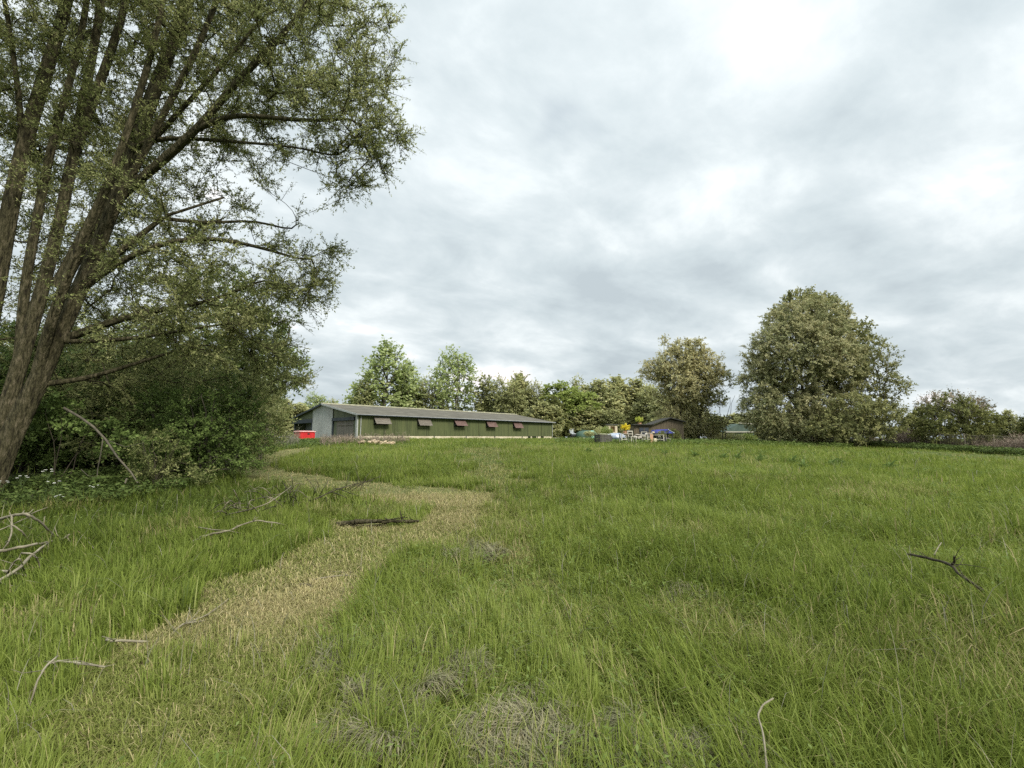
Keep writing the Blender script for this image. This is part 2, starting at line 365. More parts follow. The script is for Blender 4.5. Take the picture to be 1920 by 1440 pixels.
# ------------------------------------------------------------------ grass
def blades(x, y, h, w, az, lean, curl, seg=3, z0=None, ground=None):
    """vectorised curved blades -> V, Q, T, count per blade"""
    n = len(x); z = hgt(x, y) if z0 is None else z0
    dx, dy = np.cos(az), np.sin(az); px_, py_ = -dy, dx
    # face the blade's width roughly across a random direction
    ts = np.linspace(0, 1, seg + 1); V = np.zeros((n, 2 * seg + 1, 3))
    for i, t in enumerate(ts):
        a = lean * t + curl * t * t; up = h * t * np.cos(np.clip(a, 0, 1.5)); out = h * t * np.sin(np.clip(a, 0, 2.2))
        cx_, cy_, cz_ = x + dx * out, y + dy * out, z + up - .01
        wd = w * .5 * (1 - t) ** .6
        if i < seg:
            V[:, 2 * i] = np.stack([cx_ - px_ * wd, cy_ - py_ * wd, cz_], 1); V[:, 2 * i + 1] = np.stack([cx_ + px_ * wd, cy_ + py_ * wd, cz_], 1)
        else: V[:, 2 * i] = np.stack([cx_, cy_, cz_], 1)
    k = 2 * seg + 1; b = (np.arange(n) * k)[:, None]
    Q = [b + np.array([2 * i, 2 * i + 1, 2 * i + 3, 2 * i + 2]) for i in range(seg - 1)]
    Q = np.concatenate(Q) if Q else np.zeros((0, 4), int)
    T = b + np.array([2 * seg - 2, 2 * seg - 1, 2 * seg])
    return V.reshape(-1, 3), Q, T, k
def frustum_pts(n, r0, r1, half=52, off=1.5):
    r = np.sqrt(rng.uniform(r0 * r0, r1 * r1, n)); a = np.radians(rng.uniform(-half, half, n))
    x = r * np.sin(a) + rng.uniform(-off, off, n) * .6; y = r * np.cos(a); return x, y
def join(parts):
    Vs, Qs, Ts, o, at1, at2 = [], [], [], 0, [], []
    for V, Q, T, k, tint, dry in parts:
        Vs.append(V); Qs.append(Q + o); Ts.append(T + o); o += len(V); at1.append(np.repeat(tint, k)); at2.append(np.repeat(dry, k))
    return np.concatenate(Vs), np.concatenate(Qs), np.concatenate(Ts), dict(tint=np.concatenate(at1), dry=np.concatenate(at2))
tallp, mownp = [], []
def sow(n, r0, r1, seg, hbase, wbase, tuftfrac=.45, half=52, mown_mult=1.0):
    x, y = frustum_pts(n, r0, r1, half)
    # gather part of the blades into tufts that spread from a centre
    nt_ = int(n * tuftfrac); nc = max(8, nt_ // 22); cx_, cy_ = frustum_pts(nc, r0, r1, half)
    ci = rng.integers(0, nc, nt_); rr = np.abs(rng.normal(0, .055, nt_)) * np.clip(r0 / 5, .7, 3); aa = rng.uniform(0, 2 * np.pi, nt_)
    x[:nt_] = cx_[ci] + rr * np.cos(aa); y[:nt_] = cy_[ci] + rr * np.sin(aa)
    dry, hf, th, main = zones(x, y)
    short = hf < .5
    az = rng.uniform(0, 2 * np.pi, n); az[:nt_] = aa + rng.normal(0, .5, nt_)
    wind = fbm(x, y, 2.5, 77) * 2 * np.pi; az = np.where(rng.random(n) < .25, wind, az)
    lean = np.abs(rng.normal(.18, .22, n)); curl = np.abs(rng.normal(.35, .45, n))
    lean = np.where(short, np.abs(rng.normal(.5, .45, n)) + .6 * dry * rng.random(n), lean)
    h = hbase * hf * rng.uniform(.55, 1.25, n) ** 1.1; h[:nt_] *= np.where(short[:nt_], 1.0, rng.uniform(1.0, 1.35, nc)[ci])
    w = wbase * rng.uniform(.6, 1.35, n) * np.where(short, .9, 1)
    tint = np.clip(.12 + .55 * fbm(x, y, 1.7, 61) + .42 * (rng.random(n) - .3), 0, 1)
    tint[:nt_] = np.clip(tint[:nt_] + rng.normal(0, .14, nc)[ci], 0, 1)
    tint = np.clip(tint - .28 * sstep(-1.5, -6, x) * (y < 16), 0, 1)  # tree shade on the left meadow, painted into the blade tint
    d = np.where(rng.random(n) < dry, np.clip(.35 + .65 * rng.random(n), 0, 1), dry * .25)
    keep = ~th | (rng.random(n) < .10)
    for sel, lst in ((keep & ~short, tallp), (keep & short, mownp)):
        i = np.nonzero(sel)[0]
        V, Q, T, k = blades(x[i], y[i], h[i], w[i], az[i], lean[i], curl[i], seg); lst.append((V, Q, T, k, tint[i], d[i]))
sow(120000, 1.0, 4.2, 4, .26, .0075, half=80)
sow(160000, 4.2, 8.5, 3, .26, .011, half=78)
sow(138000, 8.5, 17, 2, .27, .018, half=63)
sow(110000, 17, 30, 1, .27, .030, .3)
sow(90000, 30, 52, 1, .27, .05, .3)
# extra cover for the mown ground: short stubble and lying clippings
def sow_mown(n, r0, r1, hb, wb, seg):
    x, y = frustum_pts(n * 3, r0, r1, 50); dry, hf, th, main = zones(x, y); i = np.nonzero(hf < .75 * (main | (hf < .5)))[0][:n]; i = i[(hf[i] < .5)]
    x, y, dry = x[i], y[i], dry[i]; m = len(x)
    lying = rng.random(m) < .35 + .25 * dry
    lean = np.where(lying, rng.uniform(1.2, 1.5, m), np.abs(rng.normal(.4, .4, m))); curl = np.where(lying, 0.05, .3)
    h = np.where(lying, hb * rng.uniform(.8, 1.8, m), hb * rng.uniform(.4, 1.1, m))
    d = np.where(rng.random(m) < dry * .9 + .05 * lying, rng.uniform(.4, 1, m), dry * .3)
    z = hgt(x, y) + np.where(lying, rng.uniform(.01, .05, m), .01)
    V, Q, T, k = blades(x, y, h, wb * rng.uniform(.6, 1.4, m), rng.uniform(0, 6.283, m), lean, curl, seg, z0=z)
    mownp.append((V, Q, T, k, np.clip(.2 + .5 * fbm(x, y, .8, 12) + rng.normal(0, .2, m), 0, 1), d))
sow_mown(70000, 1.2, 4.5, .075, .0050, 2)
sow_mown(80000, 4.5, 10, .085, .0085, 2)
sow_mown(40000, 10, 32, .12, .020, 1)
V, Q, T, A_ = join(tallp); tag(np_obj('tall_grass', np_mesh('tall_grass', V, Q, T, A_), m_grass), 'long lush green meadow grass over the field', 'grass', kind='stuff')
V, Q, T, A_ = join(mownp); tag(np_obj('mown_grass', np_mesh('mown_grass', V, Q, T, A_), m_mown), 'short yellowed mown grass and stubble along the path', 'grass', kind='stuff')

def hay_heap():
    parts = []
    for j, (pts, n, hz) in enumerate([
        ([(640, 1480), (650, 1390), (690, 1310), (760, 1260), (850, 1240), (900, 1290), (880, 1330), (800, 1330), (760, 1400), (800, 1480)], 9000, .13),
        ([(880, 1480), (900, 1370), (950, 1330), (1010, 1330), (1100, 1350), (1200, 1380), (1230, 1480)], 9000, .09),
        ([(690, 1270), (700, 1200), (760, 1165), (800, 1200), (790, 1250)], 1600, .12), ([(1270, 1480), (1260, 1410), (1330, 1395), (1400, 1420), (1420, 1480)], 2600, .08),
        ([(830, 1070), (830, 1042), (900, 1035), (960, 1050), (900, 1065)], 1500, .12), ([(580, 1290), (600, 1240), (680, 1215), (640, 1290)], 1200, .09), ([(1230, 1140), (1240, 1110), (1330, 1120), (1350, 1150)], 500, .1)]):
        P = poly(pts); lo, hi = P.min(0), P.max(0); x = rng.uniform(lo[0] - .1, hi[0] + .1, n * 5); y = rng.uniform(lo[1] - .1, hi[1] + .1, n * 5)
        c = fbm(x, y, .22, 40 + j); m = inside(P, x + (fbm(x, y, .3, 3) - .5) * .5, y + (fbm(x, y, .3, 4) - .5) * .5) & (rng.random(n * 5) < .25 + .75 * sstep(.22, .48, c))
        x, y, c = x[m][:n], y[m][:n], c[m][:n]; n = len(x); far = max(1.0, y.mean() / 3)
        z = hgt(x, y) + .6 * hz * (.4 + .9 * sstep(.35, .7, c)) * rng.uniform(.3, 1.1, n) + .03
        swirl = fbm(x, y, .35, 90 + j) * 12
        V, Q, T, k = blades(x, y, rng.uniform(.06, .17, n), .0068 * far ** .7 * rng.uniform(.5, 1.3, n), swirl + rng.normal(0, .8, n), rng.uniform(.8, 1.45, n), rng.uniform(.1, .9, n), 3, z0=z)
        parts.append((V, Q, T, k, np.clip(.1 + .8 * fbm(x, y, .4, 5) * rng.uniform(.4, 1.4, n), 0, 1), np.zeros(n)))
    V, Q, T, A2 = join(parts)
    tag(np_obj('cut_hay', np_mesh('cut_hay', V, Q, T, A2), m_hay), 'grey brown tangle of matted cut grass lying in the meadow', 'hay', kind='stuff')
hay_heap()

def meadow_weeds():
    Vs, ts = [], []
    for n, r0, r1, sz in ((900, 1.5, 4.5, .030), (1500, 4.5, 10, .040), (2200, 10, 24, .065), (2600, 24, 46, .11)):
        x, y = frustum_pts(n, r0, r1); dry, hf, th, main = zones(x, y); k = (~main) & (~th) & (rng.random(n) < .85 * sstep(.42, .62, fbm(x, y, 2.6, 88)) + .05); x, y, hf = x[k], y[k], hf[k]
        m = 11; X_ = np.repeat(x, m) + rng.normal(0, .05 + sz * .6, len(x) * m); Y_ = np.repeat(y, m) + rng.normal(0, .05 + sz * .6, len(x) * m); z = hgt(X_, Y_) + np.repeat(hf, m) * .26 * rng.uniform(.4, 1.0, len(X_))
        a = rng.uniform(0, 6.283, len(X_)); dv = np.stack([np.cos(a), np.sin(a), rng.normal(.35, .35, len(a))], 1); dv /= np.linalg.norm(dv, axis=1)[:, None]
        nr = np.array([0, 0, 1.0]) + rng.normal(0, .35, dv.shape); nv = np.cross(dv, nr); nv /= np.linalg.norm(nv, axis=1)[:, None]; l_ = (sz * rng.uniform(.6, 1.5, len(a)))[:, None]; p = np.stack([X_, Y_, z], 1)
        Vs.append(np.stack([p, p + dv * l_ * .5 + nv * l_ * .19, p + dv * l_ - np.array([0, 0, .2]) * l_, p + dv * l_ * .5 - nv * l_ * .19], 1).reshape(-1, 3)); ts.append(np.repeat(np.clip(rng.normal(.55, .25, len(a)), 0, 1), 4))
    V = np.concatenate(Vs); o = np_obj('meadow_weeds', np_mesh('meadow_weeds', V, np.arange(len(V)).reshape(-1, 4), attrs=dict(tint=np.concatenate(ts))), m_weed); tag(o, 'small broad leaved weeds scattered among the meadow grass', 'weeds', kind='stuff')
    parts = []
    for n, r0, r1, w in ((420, 1.6, 5, .0045), (500, 5, 12, .008), (500, 12, 30, .018)):
        x, y = frustum_pts(n, r0, r1); dry, hf, th, main = zones(x, y); k = ~th; x, y, hf = x[k], y[k], hf[k]; n = len(x); h = (.16 + .26 * hf) * rng.uniform(.7, 1.3, n); az = rng.uniform(0, 6.28, n)
        V, Q, T, kk = blades(x, y, h, np.full(n, w), az, np.abs(rng.normal(.25, .3, n)), np.abs(rng.normal(.3, .4, n)), 4); parts.append((V, Q, T, kk, rng.random(n), np.zeros(n)))
    V, Q, T, A2 = join(parts); tag(np_obj('dry_stems', np_mesh('dry_grass_stems', V, Q, T, dict(tint=A2['tint'])), m_deadgrey), 'thin straw coloured dead stems sticking up through the meadow', 'grass', kind='stuff')
m_weed = mat_leaf('weed_leaf', [(.075, .11, .025), (.12, .165, .038), (.17, .22, .065)], .35)
meadow_weeds()

# ------------------------------------------------------------------ tree generator
def ell_points(ells, n, r, shell=.55):
    """ells: (cx,cy,cz,rx,ry,rz[,weight])"""
    w = np.array([(e[3] * e[4] * e[5]) ** .8 * (e[6] if len(e) > 6 else 1) for e in ells]); c = r.choice(len(ells), n, p=w / w.sum())
    d = r.normal(size=(n, 3)); d /= np.linalg.norm(d, axis=1)[:, None]
    rad = np.where(r.random(n) < shell, r.uniform(.72, 1.03, n), r.random(n) ** .4)
    E = np.array([e[:6] for e in ells]); return E[c, :3] + d * rad[:, None] * E[c, 3:6]
def grow(stems, att, r, rtip=.008, up=.25, step=.7, expo=2.3, jit=.10):
    """stems: list of (points, r0, r1). returns nodes, parent, radius, tip indices"""
    P, par, fixed = [], [], []
    for pts, r0, r1 in stems:
        n = len(pts); start = len(P)
        for i, p in enumerate(pts):
            P.append(np.array(p, float))
            if i == 0:
                if start == 0: par.append(-1)
                else:
                    D = np.linalg.norm(np.array(P[:start]) - p, axis=1); j = int(D.argmin()); par.append(j if D[j] < .35 else -1)
            else: par.append(len(P) - 2)
            fixed.append(r0 + (r1 - r0) * i / max(1, n - 1))
    cap = len(P) + len(att) * 24; A = np.zeros((cap, 3)); A[:len(P)] = P; m = len(P); ok = np.ones(cap, bool)
    for i, f in enumerate(fixed):
        if par[i] == -1: ok[i] = False
    d0 = np.array([np.linalg.norm(A[:m] - a, axis=1).min() for a in att]); order = np.argsort(d0 + r.normal(0, .2 * d0.std() + 1e-6, len(d0)))
    tips = []
    for q in order:
        a = att[q]; df = a - A[:m]; D = np.linalg.norm(df, axis=1)
        cost = D * (1 + up * np.clip(-df[:, 2] / (D + 1e-6), 0, 1) * 2) ; cost[~ok[:m]] = 1e9
        j = int(cost.argmin()); dist = D[j]; ns = min(20, max(1, int(round(dist / step)))); p0 = A[j].copy(); prev = j
        bow = np.array([0, 0, 1.0]) * dist * .10 * (1 if a[2] - p0[2] < dist * .8 else 0); side = r.normal(0, jit * .5, 3) * dist
        for s in range(1, ns + 1):
            t = s / ns; p = p0 + (a - p0) * t + (bow + side) * math.sin(math.pi * t) + (r.normal(0, jit * .35, 3) * dist / ns if s < ns else 0)
            A[m] = p; par.append(prev); fixed.append(0); prev = m; m += 1
        tips.append(prev)
    A = A[:m]; rad = np.zeros(m); acc = np.zeros(m)
    for i in range(m - 1, -1, -1):
        base = acc[i] ** (1 / expo) if acc[i] > 0 else rtip
        rad[i] = max(base, rtip) if fixed[i] == 0 else max(fixed[i], 0)
        if par[i] >= 0 and fixed[i] == 0: acc[par[i]] += rad[i] ** expo
    # a branch is never thicker than what carries it
    for i in range(m):
        if par[i] >= 0 and fixed[i] == 0: rad[i] = min(rad[i], rad[par[i]] * .93)
    return A, np.array(par), rad, np.array(tips), np.array(fixed) > 0
def tubes(A, par, rad, n_thick=9, n_thin=4, rmin=0.0, wob=0.0):
    m = len(A); ch = [[] for _ in range(m)]
    for i in range(m):
        if par[i] >= 0: ch[par[i]].append(i)
    chains = []; stack = [i for i in range(m) if par[i] < 0]; 
    stack = [(i, -1) for i in stack]
    while stack:
        i, p = stack.pop(); c = [p] if p >= 0 else []
        while True:
            c.append(i)
            if not ch[i]: break
            b = max(ch[i], key=lambda q: rad[q])
            for o in ch[i]:
                if o != b: stack.append((o, i))
            i = b
        if len(c) > 1: chains.append((c, p >= 0))
    Vs, Fs, o = [], [], 0
    for c, branch in chains:
        R = rad[c].copy(); 
        if branch: R[0] = min(R[0], R[1] * 1.25)
        if R.max() < rmin: continue
        pts = A[c]; n = (28 if R.max() > .09 and wob else n_thick) if R.max() > .05 else (6 if R.max() > .02 else n_thin)
        if len(pts) > 2 and R.max() > .05:   # smooth
            t = np.arange(len(pts)); tt = np.linspace(0, len(pts) - 1, (len(pts) - 1) * 3 + 1)
            pts2 = np.stack([np.interp(tt, t, pts[:, k]) for k in range(3)], 1); k_ = np.array([.25, .5, .25])
            for _ in range(3):
                pts2[1:-1] = pts2[:-2] * .25 + pts2[1:-1] * .5 + pts2[2:] * .25
            R = np.interp(tt, t, R); pts = pts2
            if wob: R = R * (1 + wob * np.sin(tt * 2.3 + o) * .5 + wob * rng.normal(0, .3, len(R)))
        tg = np.gradient(pts, axis=0); tg /= np.linalg.norm(tg, axis=1)[:, None] + 1e-9
        ref = np.array([1.0, 0, 0]) if abs(tg[0, 0]) < .8 else np.array([0, 1.0, 0]); an = np.arange(n) * 2 * np.pi / n; ring = []
        for i in range(len(pts)):
            a = ref - tg[i] * ref.dot(tg[i]); a /= np.linalg.norm(a) + 1e-9; ref = a; b = np.cross(tg[i], a)
            rk = 1 + .075 * (vn(an * 3.2 + i * .05, an * 0 + i * .22, 1, 3) - .5) * 2 + .05 * np.sin(an * 5 + i * .1) if n == 28 else np.ones(n)
            ring.append(pts[i] + (R[i] * rk)[:, None] * (np.cos(an)[:, None] * a + np.sin(an)[:, None] * b))
        Vs.append(np.concatenate(ring)); i, k = np.meshgrid(np.arange(len(pts) - 1), np.arange(n), indexing='ij'); k2 = (k + 1) % n
        Fs.append(o + np.stack([i * n + k, i * n + k2, (i + 1) * n + k2, (i + 1) * n + k], -1).reshape(-1, 4)); o += len(pts) * n
    return np.concatenate(Vs), np.concatenate(Fs)
def unit(v): return v / (np.linalg.norm(v, axis=-1, keepdims=True) + 1e-9)
def leaves(A, par, tips, center, r, sprays=5, slen=.6, per=14, ll=.07, lw=.02, droop=.3, spread=.9, tintbias=None, twig=False, clump=.25, sj=.02):
    """each tip carries sprays of leaves"""
    T = np.repeat(tips, sprays); n = len(T); pb = A[par[T]]; pe = A[T]; t0 = r.random(n)[:, None] * .9 + .1
    o = pb + (pe - pb) * t0; base = unit(pe - pb)
    d = unit(base * .6 + unit(o - center) * .35 + r.normal(0, spread * .6, (n, 3)) + np.array([0, 0, .15])); Ls = slen * r.uniform(.45, 1.2, n)
    # leaves
    k = per; s = (r.random((n, k)) * .95 + .05); P = o[:, None] + d[:, None] * (s * Ls[:, None])[..., None]
    P[..., 2] -= droop * (s ** 2) * Ls[:, None]; P += r.normal(0, sj, P.shape)
    dv = unit(d[:, None] * .7 + r.normal(0, .65, P.shape) + np.array([0, 0, -droop * .6])); nrm = r.normal(0, .5, P.shape) + unit(P - center) * .9 + np.array([0, 0, .4]); nv = unit(np.cross(dv, nrm))
    size = r.uniform(.6, 1.25, (n, k)); l_ = (ll * size)[..., None]; w_ = (lw * size * .5)[..., None]
    up = np.cross(nv, dv)
    v0, v1, v2, v3 = P, P + dv * l_ * .45 + nv * w_, P + dv * l_ - up * l_ * .12, P + dv * l_ * .45 - nv * w_
    V = np.stack([v0, v1, v2, v3], 2).reshape(-1, 3); Q = np.arange(len(V)).reshape(-1, 4)
    ct = np.repeat(r.normal(0, clump, len(tips)), sprays)
    tint = .42 + ct[:, None] + r.normal(0, .18, (n, k))
    if tintbias is not None: tint = tint + tintbias(P.reshape(-1, 3)).reshape(n, k)
    tint = np.repeat(np.clip(tint, 0, 1).ravel(), 4)
    tw = None
    if twig:
        e = o + d * Ls[:, None]; e[:, 2] -= droop * Ls; md = (o + e) / 2; md[:, 2] += droop * Ls * .12
        q = unit(np.cross(d, np.array([.3, .2, 1.0]))); q2 = np.cross(q, d); rr = .0035
        ring = []
        for c, f in ((o, 1.2), (md, .9), (e, .3)):
            for a in range(3):
                an = a * 2.094; ring.append(c + (q * math.cos(an) + q2 * math.sin(an)) * rr * f * twig)
        V2 = np.stack(ring, 1).reshape(-1, 3); b = (np.arange(n) * 9)[:, None]
        Q2 = np.concatenate([b + np.array([i * 3 + a, i * 3 + (a + 1) % 3, (i + 1) * 3 + (a + 1) % 3, (i + 1) * 3 + a]) for i in range(2) for a in range(3)])
        tw = (V2, Q2)
    return V, Q, tint, tw
def make_tree(name, loc, stems, ells, natt, bark, leafmat, seed=1, step=.7, rtip=.008, label=None, cat='tree', group=None, up=.25, shell=.55, tint=None, expo=2.3, rmin=0.0, wob=.0, **lk):
    """loc: world base; stems/ells in LOCAL coordinates"""
    r = np.random.default_rng(seed); att = ell_points(ells, natt, r, shell)
    att = att[att[:, 2] > .15]
    A, par, rad, tips, fx = grow(stems, att, r, rtip=rtip, step=step, up=up, expo=expo)
    root = empty(name, loc); tag(root, label, cat, group)
    V, Q = tubes(A, par, rad, rmin=rmin, wob=wob)
    cen = np.array([np.mean([e[i] for e in ells]) for i in range(3)]); cen[2] *= .8
    LV, LQ, lt, tw = leaves(A, par, tips, cen, r, tintbias=tint, **lk)
    if tw is not None: Q = np.concatenate([Q, tw[1] + len(V)]); V = np.concatenate([V, tw[0]])
    np_obj('trunk', np_mesh(name + '_trunk', V, Q, smooth=True), bark, root)
    np_obj('crown', np_mesh(name + '_crown', LV, LQ, attrs=dict(tint=lt)), leafmat, root)
    return root
def simple_stems(h, r0, lean=(0, 0), n=1, spread=.5, seed=0, r1=.25):
    r = random.Random(seed); out = []
    for k in range(n):
        a = k / n * 6.283 + r.random(); sx, sy = (math.cos(a) * spread, math.sin(a) * spread) if n > 1 else (0, 0)
        pts = []
        for i in range(7):
            t = i / 6; pts.append((lean[0] * t + sx * t ** 1.3 * h * .5 + r.gauss(0, .02 * h) * (t > 0), lean[1] * t + sy * t ** 1.3 * h * .5 + r.gauss(0, .02 * h) * (t > 0), -.15 + h * t))
        out.append((pts, r0 * (1 if n == 1 else .75), r0 * r1))
    return out

# ------------------------------------------------------------------ the big willow
def px_stem(base, pts, r0, r1):
    return ([at(*p) - base for p in pts], r0 * .88, r1 * .9)
wb = np.array([*gp(-30, 935)[:2], 0.0]); wb[2] = ground_at(wb[0], wb[1])
YW = wb[1]; dW = YW - 10.0     # all depths below are written for a trunk at 10 m
def D(pts): return [(a, b, c + dW) for a, b, c in pts]
stems = [px_stem(wb, D(p), a, b) for p, a, b in [
    ([(-45, 985, 10), (-10, 900, 10.05), (25, 810, 10.2), (68, 725, 10.35), (105, 640, 10.5), (150, 545, 10.6), (198, 430, 10.7), (240, 315, 10.9), (285, 190, 11), (345, 30, 11.2), (410, -150, 11.4), (450, -330, 11.6)], .245, .08),
    ([(-50, 970, 10.25), (-12, 860, 10.4), (12, 770, 10.6), (38, 680, 10.8), (75, 560, 11.1), (108, 440, 11.3), (138, 290, 11.5), (165, 150, 11.6), (190, 20, 11.8), (205, -140, 12)], .20, .085),
    ([(-95, 985, 10.8), (-60, 820, 10.9), (-25, 640, 11.1), (8, 450, 11.2), (42, 280, 11.3), (72, 185, 11.4), (102, 85, 11.5), (140, -40, 11.6), (165, -210, 11.8)], .24, .11),
    ([(222, 372, 10.75), (268, 332, 10.5), (330, 280, 10.3), (390, 220, 10.1), (440, 155, 10), (515, 85, 9.9), (575, 10, 9.8), (620, -60, 9.8)], .12, .045),
    ([(365, 245, 10.2), (430, 212, 10), (520, 222, 9.8), (600, 228, 9.7), (660, 220, 9.6)], .075, .03),
    ([(248, 278, 10.8), (300, 255, 10.6), (430, 265, 10.3), (560, 275, 10)], .08, .025),
    ([(122, 560, 10.5), (200, 490, 10.6), (310, 405, 10.7), (420, 370, 10.7)], .11, .03),
    ([(110, 640, 10.5), (200, 605, 10.8), (290, 580, 11), (390, 570, 11.2), (500, 520, 11.3)], .11, .025),
    ([(78, 720, 10.4), (160, 712, 10.8), (260, 680, 11), (385, 640, 11.3)], .08, .025),
    ([(140, 290, 11.5), (185, 160, 11.4), (225, 50, 11.3), (250, -60, 11.2)], .13, .07),
    ([(60, 740, 10.35), (95, 600, 10.2), (150, 460, 10.1), (215, 320, 10.1), (262, 180, 10.2), (300, 40, 10.3), (330, -120, 10.4)], .12, .05),
    ([(38, 680, 10.8), (45, 540, 11), (72, 400, 11.1), (98, 260, 11.2), (140, 130, 11.3), (165, 0, 11.4), (180, -150, 11.5)], .12, .06),
    ([(198, 430, 10.7), (262, 300, 10.5), (330, 170, 10.4), (385, 60, 10.4), (430, -60, 10.4)], .10, .05),
    ([(240, 315, 10.9), (330, 215, 10.8), (430, 110, 10.7), (500, 20, 10.6)], .08, .035),
    ([(150, 545, 10.6), (250, 470, 10.6), (370, 440, 10.6), (480, 460, 10.7), (570, 490, 10.8)], .085, .025),
    ([(105, 640, 10.5), (220, 640, 10.7), (340, 620, 11), (470, 600, 11.4)], .07, .02),
    ([(110, 540, 11.1), (180, 410, 11.3), (255, 250, 11.5), (325, 70, 11.8), (370, -80, 12), (400, -240, 12.1)], .17, .08),
    ([(42, 275, 11.3), (35, 170, 11.2), (18, 60, 11), (5, -40, 10.8)], .08, .05),
    ([(-60, 820, 10.9), (-140, 560, 10.8), (-200, 300, 10.7), (-260, 40, 10.6)], .25, .1),
    ([(300, 410, 10.7), (400, 420, 10.9), (480, 410, 11), (560, 440, 11)], .05, .02),
]]
def E(px, py, Y, rx, ry=None, rz=None, wt=1):
    c = at(px, py, Y + dW) - wb; ry = ry or rx; rz = rz or rx; return (c[0], c[1], c[2], rx, ry, rz, wt)
ells = [E(590, 95, 10, 1.55, 1.7, 1.7, 1.8), E(430, 60, 11, 2.2), E(640, 205, 9.5, 1.0, 1.2, .85, 2.2), E(715, 258, 9.4, .58, .6, .36, 3.5), E(695, 150, 9.5, .45, .6, .8, 2.5), E(690, 320, 9.5, .4, .5, .3, 2), E(500, 200, 11, 1.8, 1.8, 1.3), E(570, 335, 10.3, 1.15, .9, .75, 1.0), E(640, 305, 9.8, .75, .8, .6, 1.3), E(680, 60, 9.6, .75, .9, 1.0, 1.3), E(300, 100, 12, 3), E(110, 100, 12, 3), E(-110, 200, 12, 3.5),
        E(340, 330, 11.5, 2, 2, 1.6), E(150, 350, 12.5, 2.5), E(440, 500, 11.5, 1.75, 1.7, 1.3), E(570, 495, 11, .95, .9, .95, 2.4), E(590, 540, 11, .6, .6, .5, 1.5), E(510, 610, 12, 1.15, 1.2, 1.0, 1.8), E(530, 680, 12.6, .8, .9, .8, 1.5), E(290, 520, 12.5, 2.2, 2, 1.6), E(400, 650, 12.5, 1.7, 1.5, 1.2), E(150, 600, 13, 2.2), E(470, 700, 13.5, 1.3, 1.2, 1.0),
        E(300, -170, 11, 3.2), E(540, -130, 10.2, 2.0), E(-60, -150, 11, 3.5), E(250, 720, 13, 1.6, 1.5, 1.0), E(180, 420, 9.8, 1.5, .9, 1.4, .35), E(320, 200, 10.2, 1.6, .9, 1.8, .4), E(250, 560, 10.2, 1.5, .9, 1.2, .9), E(400, 600, 11, 1.4, 1, 1.2, 1.2)]
make_tree('willow_tree', wb, stems, ells, 3500, m_bark, m_willow, seed=3, step=.55, rtip=.006, rmin=.0, wob=.05, expo=2.35, cat='tree',
          label='huge leaning willow with several ridged trunks filling the left side over the thicket', sprays=7, slen=.55, per=20, ll=.072, lw=.026, droop=.05, spread=1.0, twig=1.5, clump=.16)

# ------------------------------------------------------------------ other trees standing alone
def world_tree(name, px, Y, stems, ells_px, natt, bark, leafm, **k):
    b = base_at(px, Y)
    def c(e):
        q = at(e[0], e[1], Y + e[2]) - b; return (q[0], q[1], q[2], *e[3:])
    return make_tree(name, b, stems, [c(e) for e in ells_px], natt, bark, leafm, **k)
# tree at the end of the thicket, larger leaves (depth 20)
world_tree('poplar_tree', 490, 20, simple_stems(6.5, .12, (-.3, 0), 4, .35, 5), [(450, 640, 0, 1.9, 1.8, 1.7), (515, 690, 0, 1.2, 1.2, 1.3), (545, 700, 0, .55, .6, .75), (470, 750, 0, 1.5, 1.5, 1.0), (520, 600, 0, .8, .8, .8), (420, 560, 1, 1.6, 1.6, 1.6), (400, 700, 1, 2, 1.6, 1.8)], 640, m_bark_grey, m_poplar, seed=11, step=.6, rtip=.008,
           label='slender tree with bigger glossy leaves at the right end of the thicket', sprays=4, slen=.5, per=11, ll=.13, lw=.085, droop=.15, clump=.2)
world_tree('birch_tree', 476, 34, [([(0, 0, -.2), (.1, 0, 1.2), (.35, 0, 2.6), (.5, 0, 3.8), (.4, 0, 5)], .09, .03), ([(.1, 0, 1.2), (.45, 0, 2.4), (.8, .1, 3.6)], .05, .02)], [(470, 740, 0, 1.3, 1.2, 1.5, .8), (500, 760, 0, 1.2, 1.2, 1.2), (520, 700, 0, 1.0, 1, 1.6, .6)], 200, m_birch, m_willow, seed=12, step=.5,
           label='small birch with a bare pale stem behind the thicket end', sprays=4, slen=.5, per=8, ll=.14, lw=.07, droop=.3)
# right-hand trees
world_tree('golden_willow', 1292, 50, [([(-.9, 0, -.2), (-1.0, 0, 1.5), (-1.1, 0, 3.4), (-1.9, 0, 5.4), (-2.3, 0, 7.4)], .22, .07), ([(1.0, 0, -.2), (1.1, 0, 1.6), (1.5, .2, 3.4), (2.1, .2, 5.4), (2.2, 0, 8)], .2, .06), ([(-1.05, 0, 2.4), (-.3, 0, 4.6), (.1, 0, 7), (.2, 0, 9.4)], .13, .05), ([(1.5, .2, 3.4), (3, 0, 4.6), (4.4, 0, 5.4)], .08, .03)],
           [(1272, 690, 0, 2.6, 2.6, 2.7), (1225, 695, 0, 1.4, 1.6, 1.3), (1325, 690, 0, 1.9, 2, 2.2, .8), (1290, 655, 0, 1.9, 1.9, 1.2), (1300, 745, 0, 2.2, 2, 1.6), (1268, 785, 0, 2.5, 1.8, 1.8), (1322, 795, 0, 2.2, 1.6, 1.5), (1290, 720, -.5, 3.2, 2.4, 2.4), (1352, 705, 0, 1.0, 1, .9, .5), (1350, 750, 0, .8, .8, .8, .45), (1250, 745, 0, 1.2, 1.3, 1.0, .6), (1245, 640, 1, .6, .6, .5)], 1300, m_bark_grey, m_gold, seed=21, step=.8, rtip=.02,
           label='rounded golden tinged willow on two dark stems right of the huts', sprays=5, slen=.8, per=16, ll=.16, lw=.09, droop=.3, clump=.18)
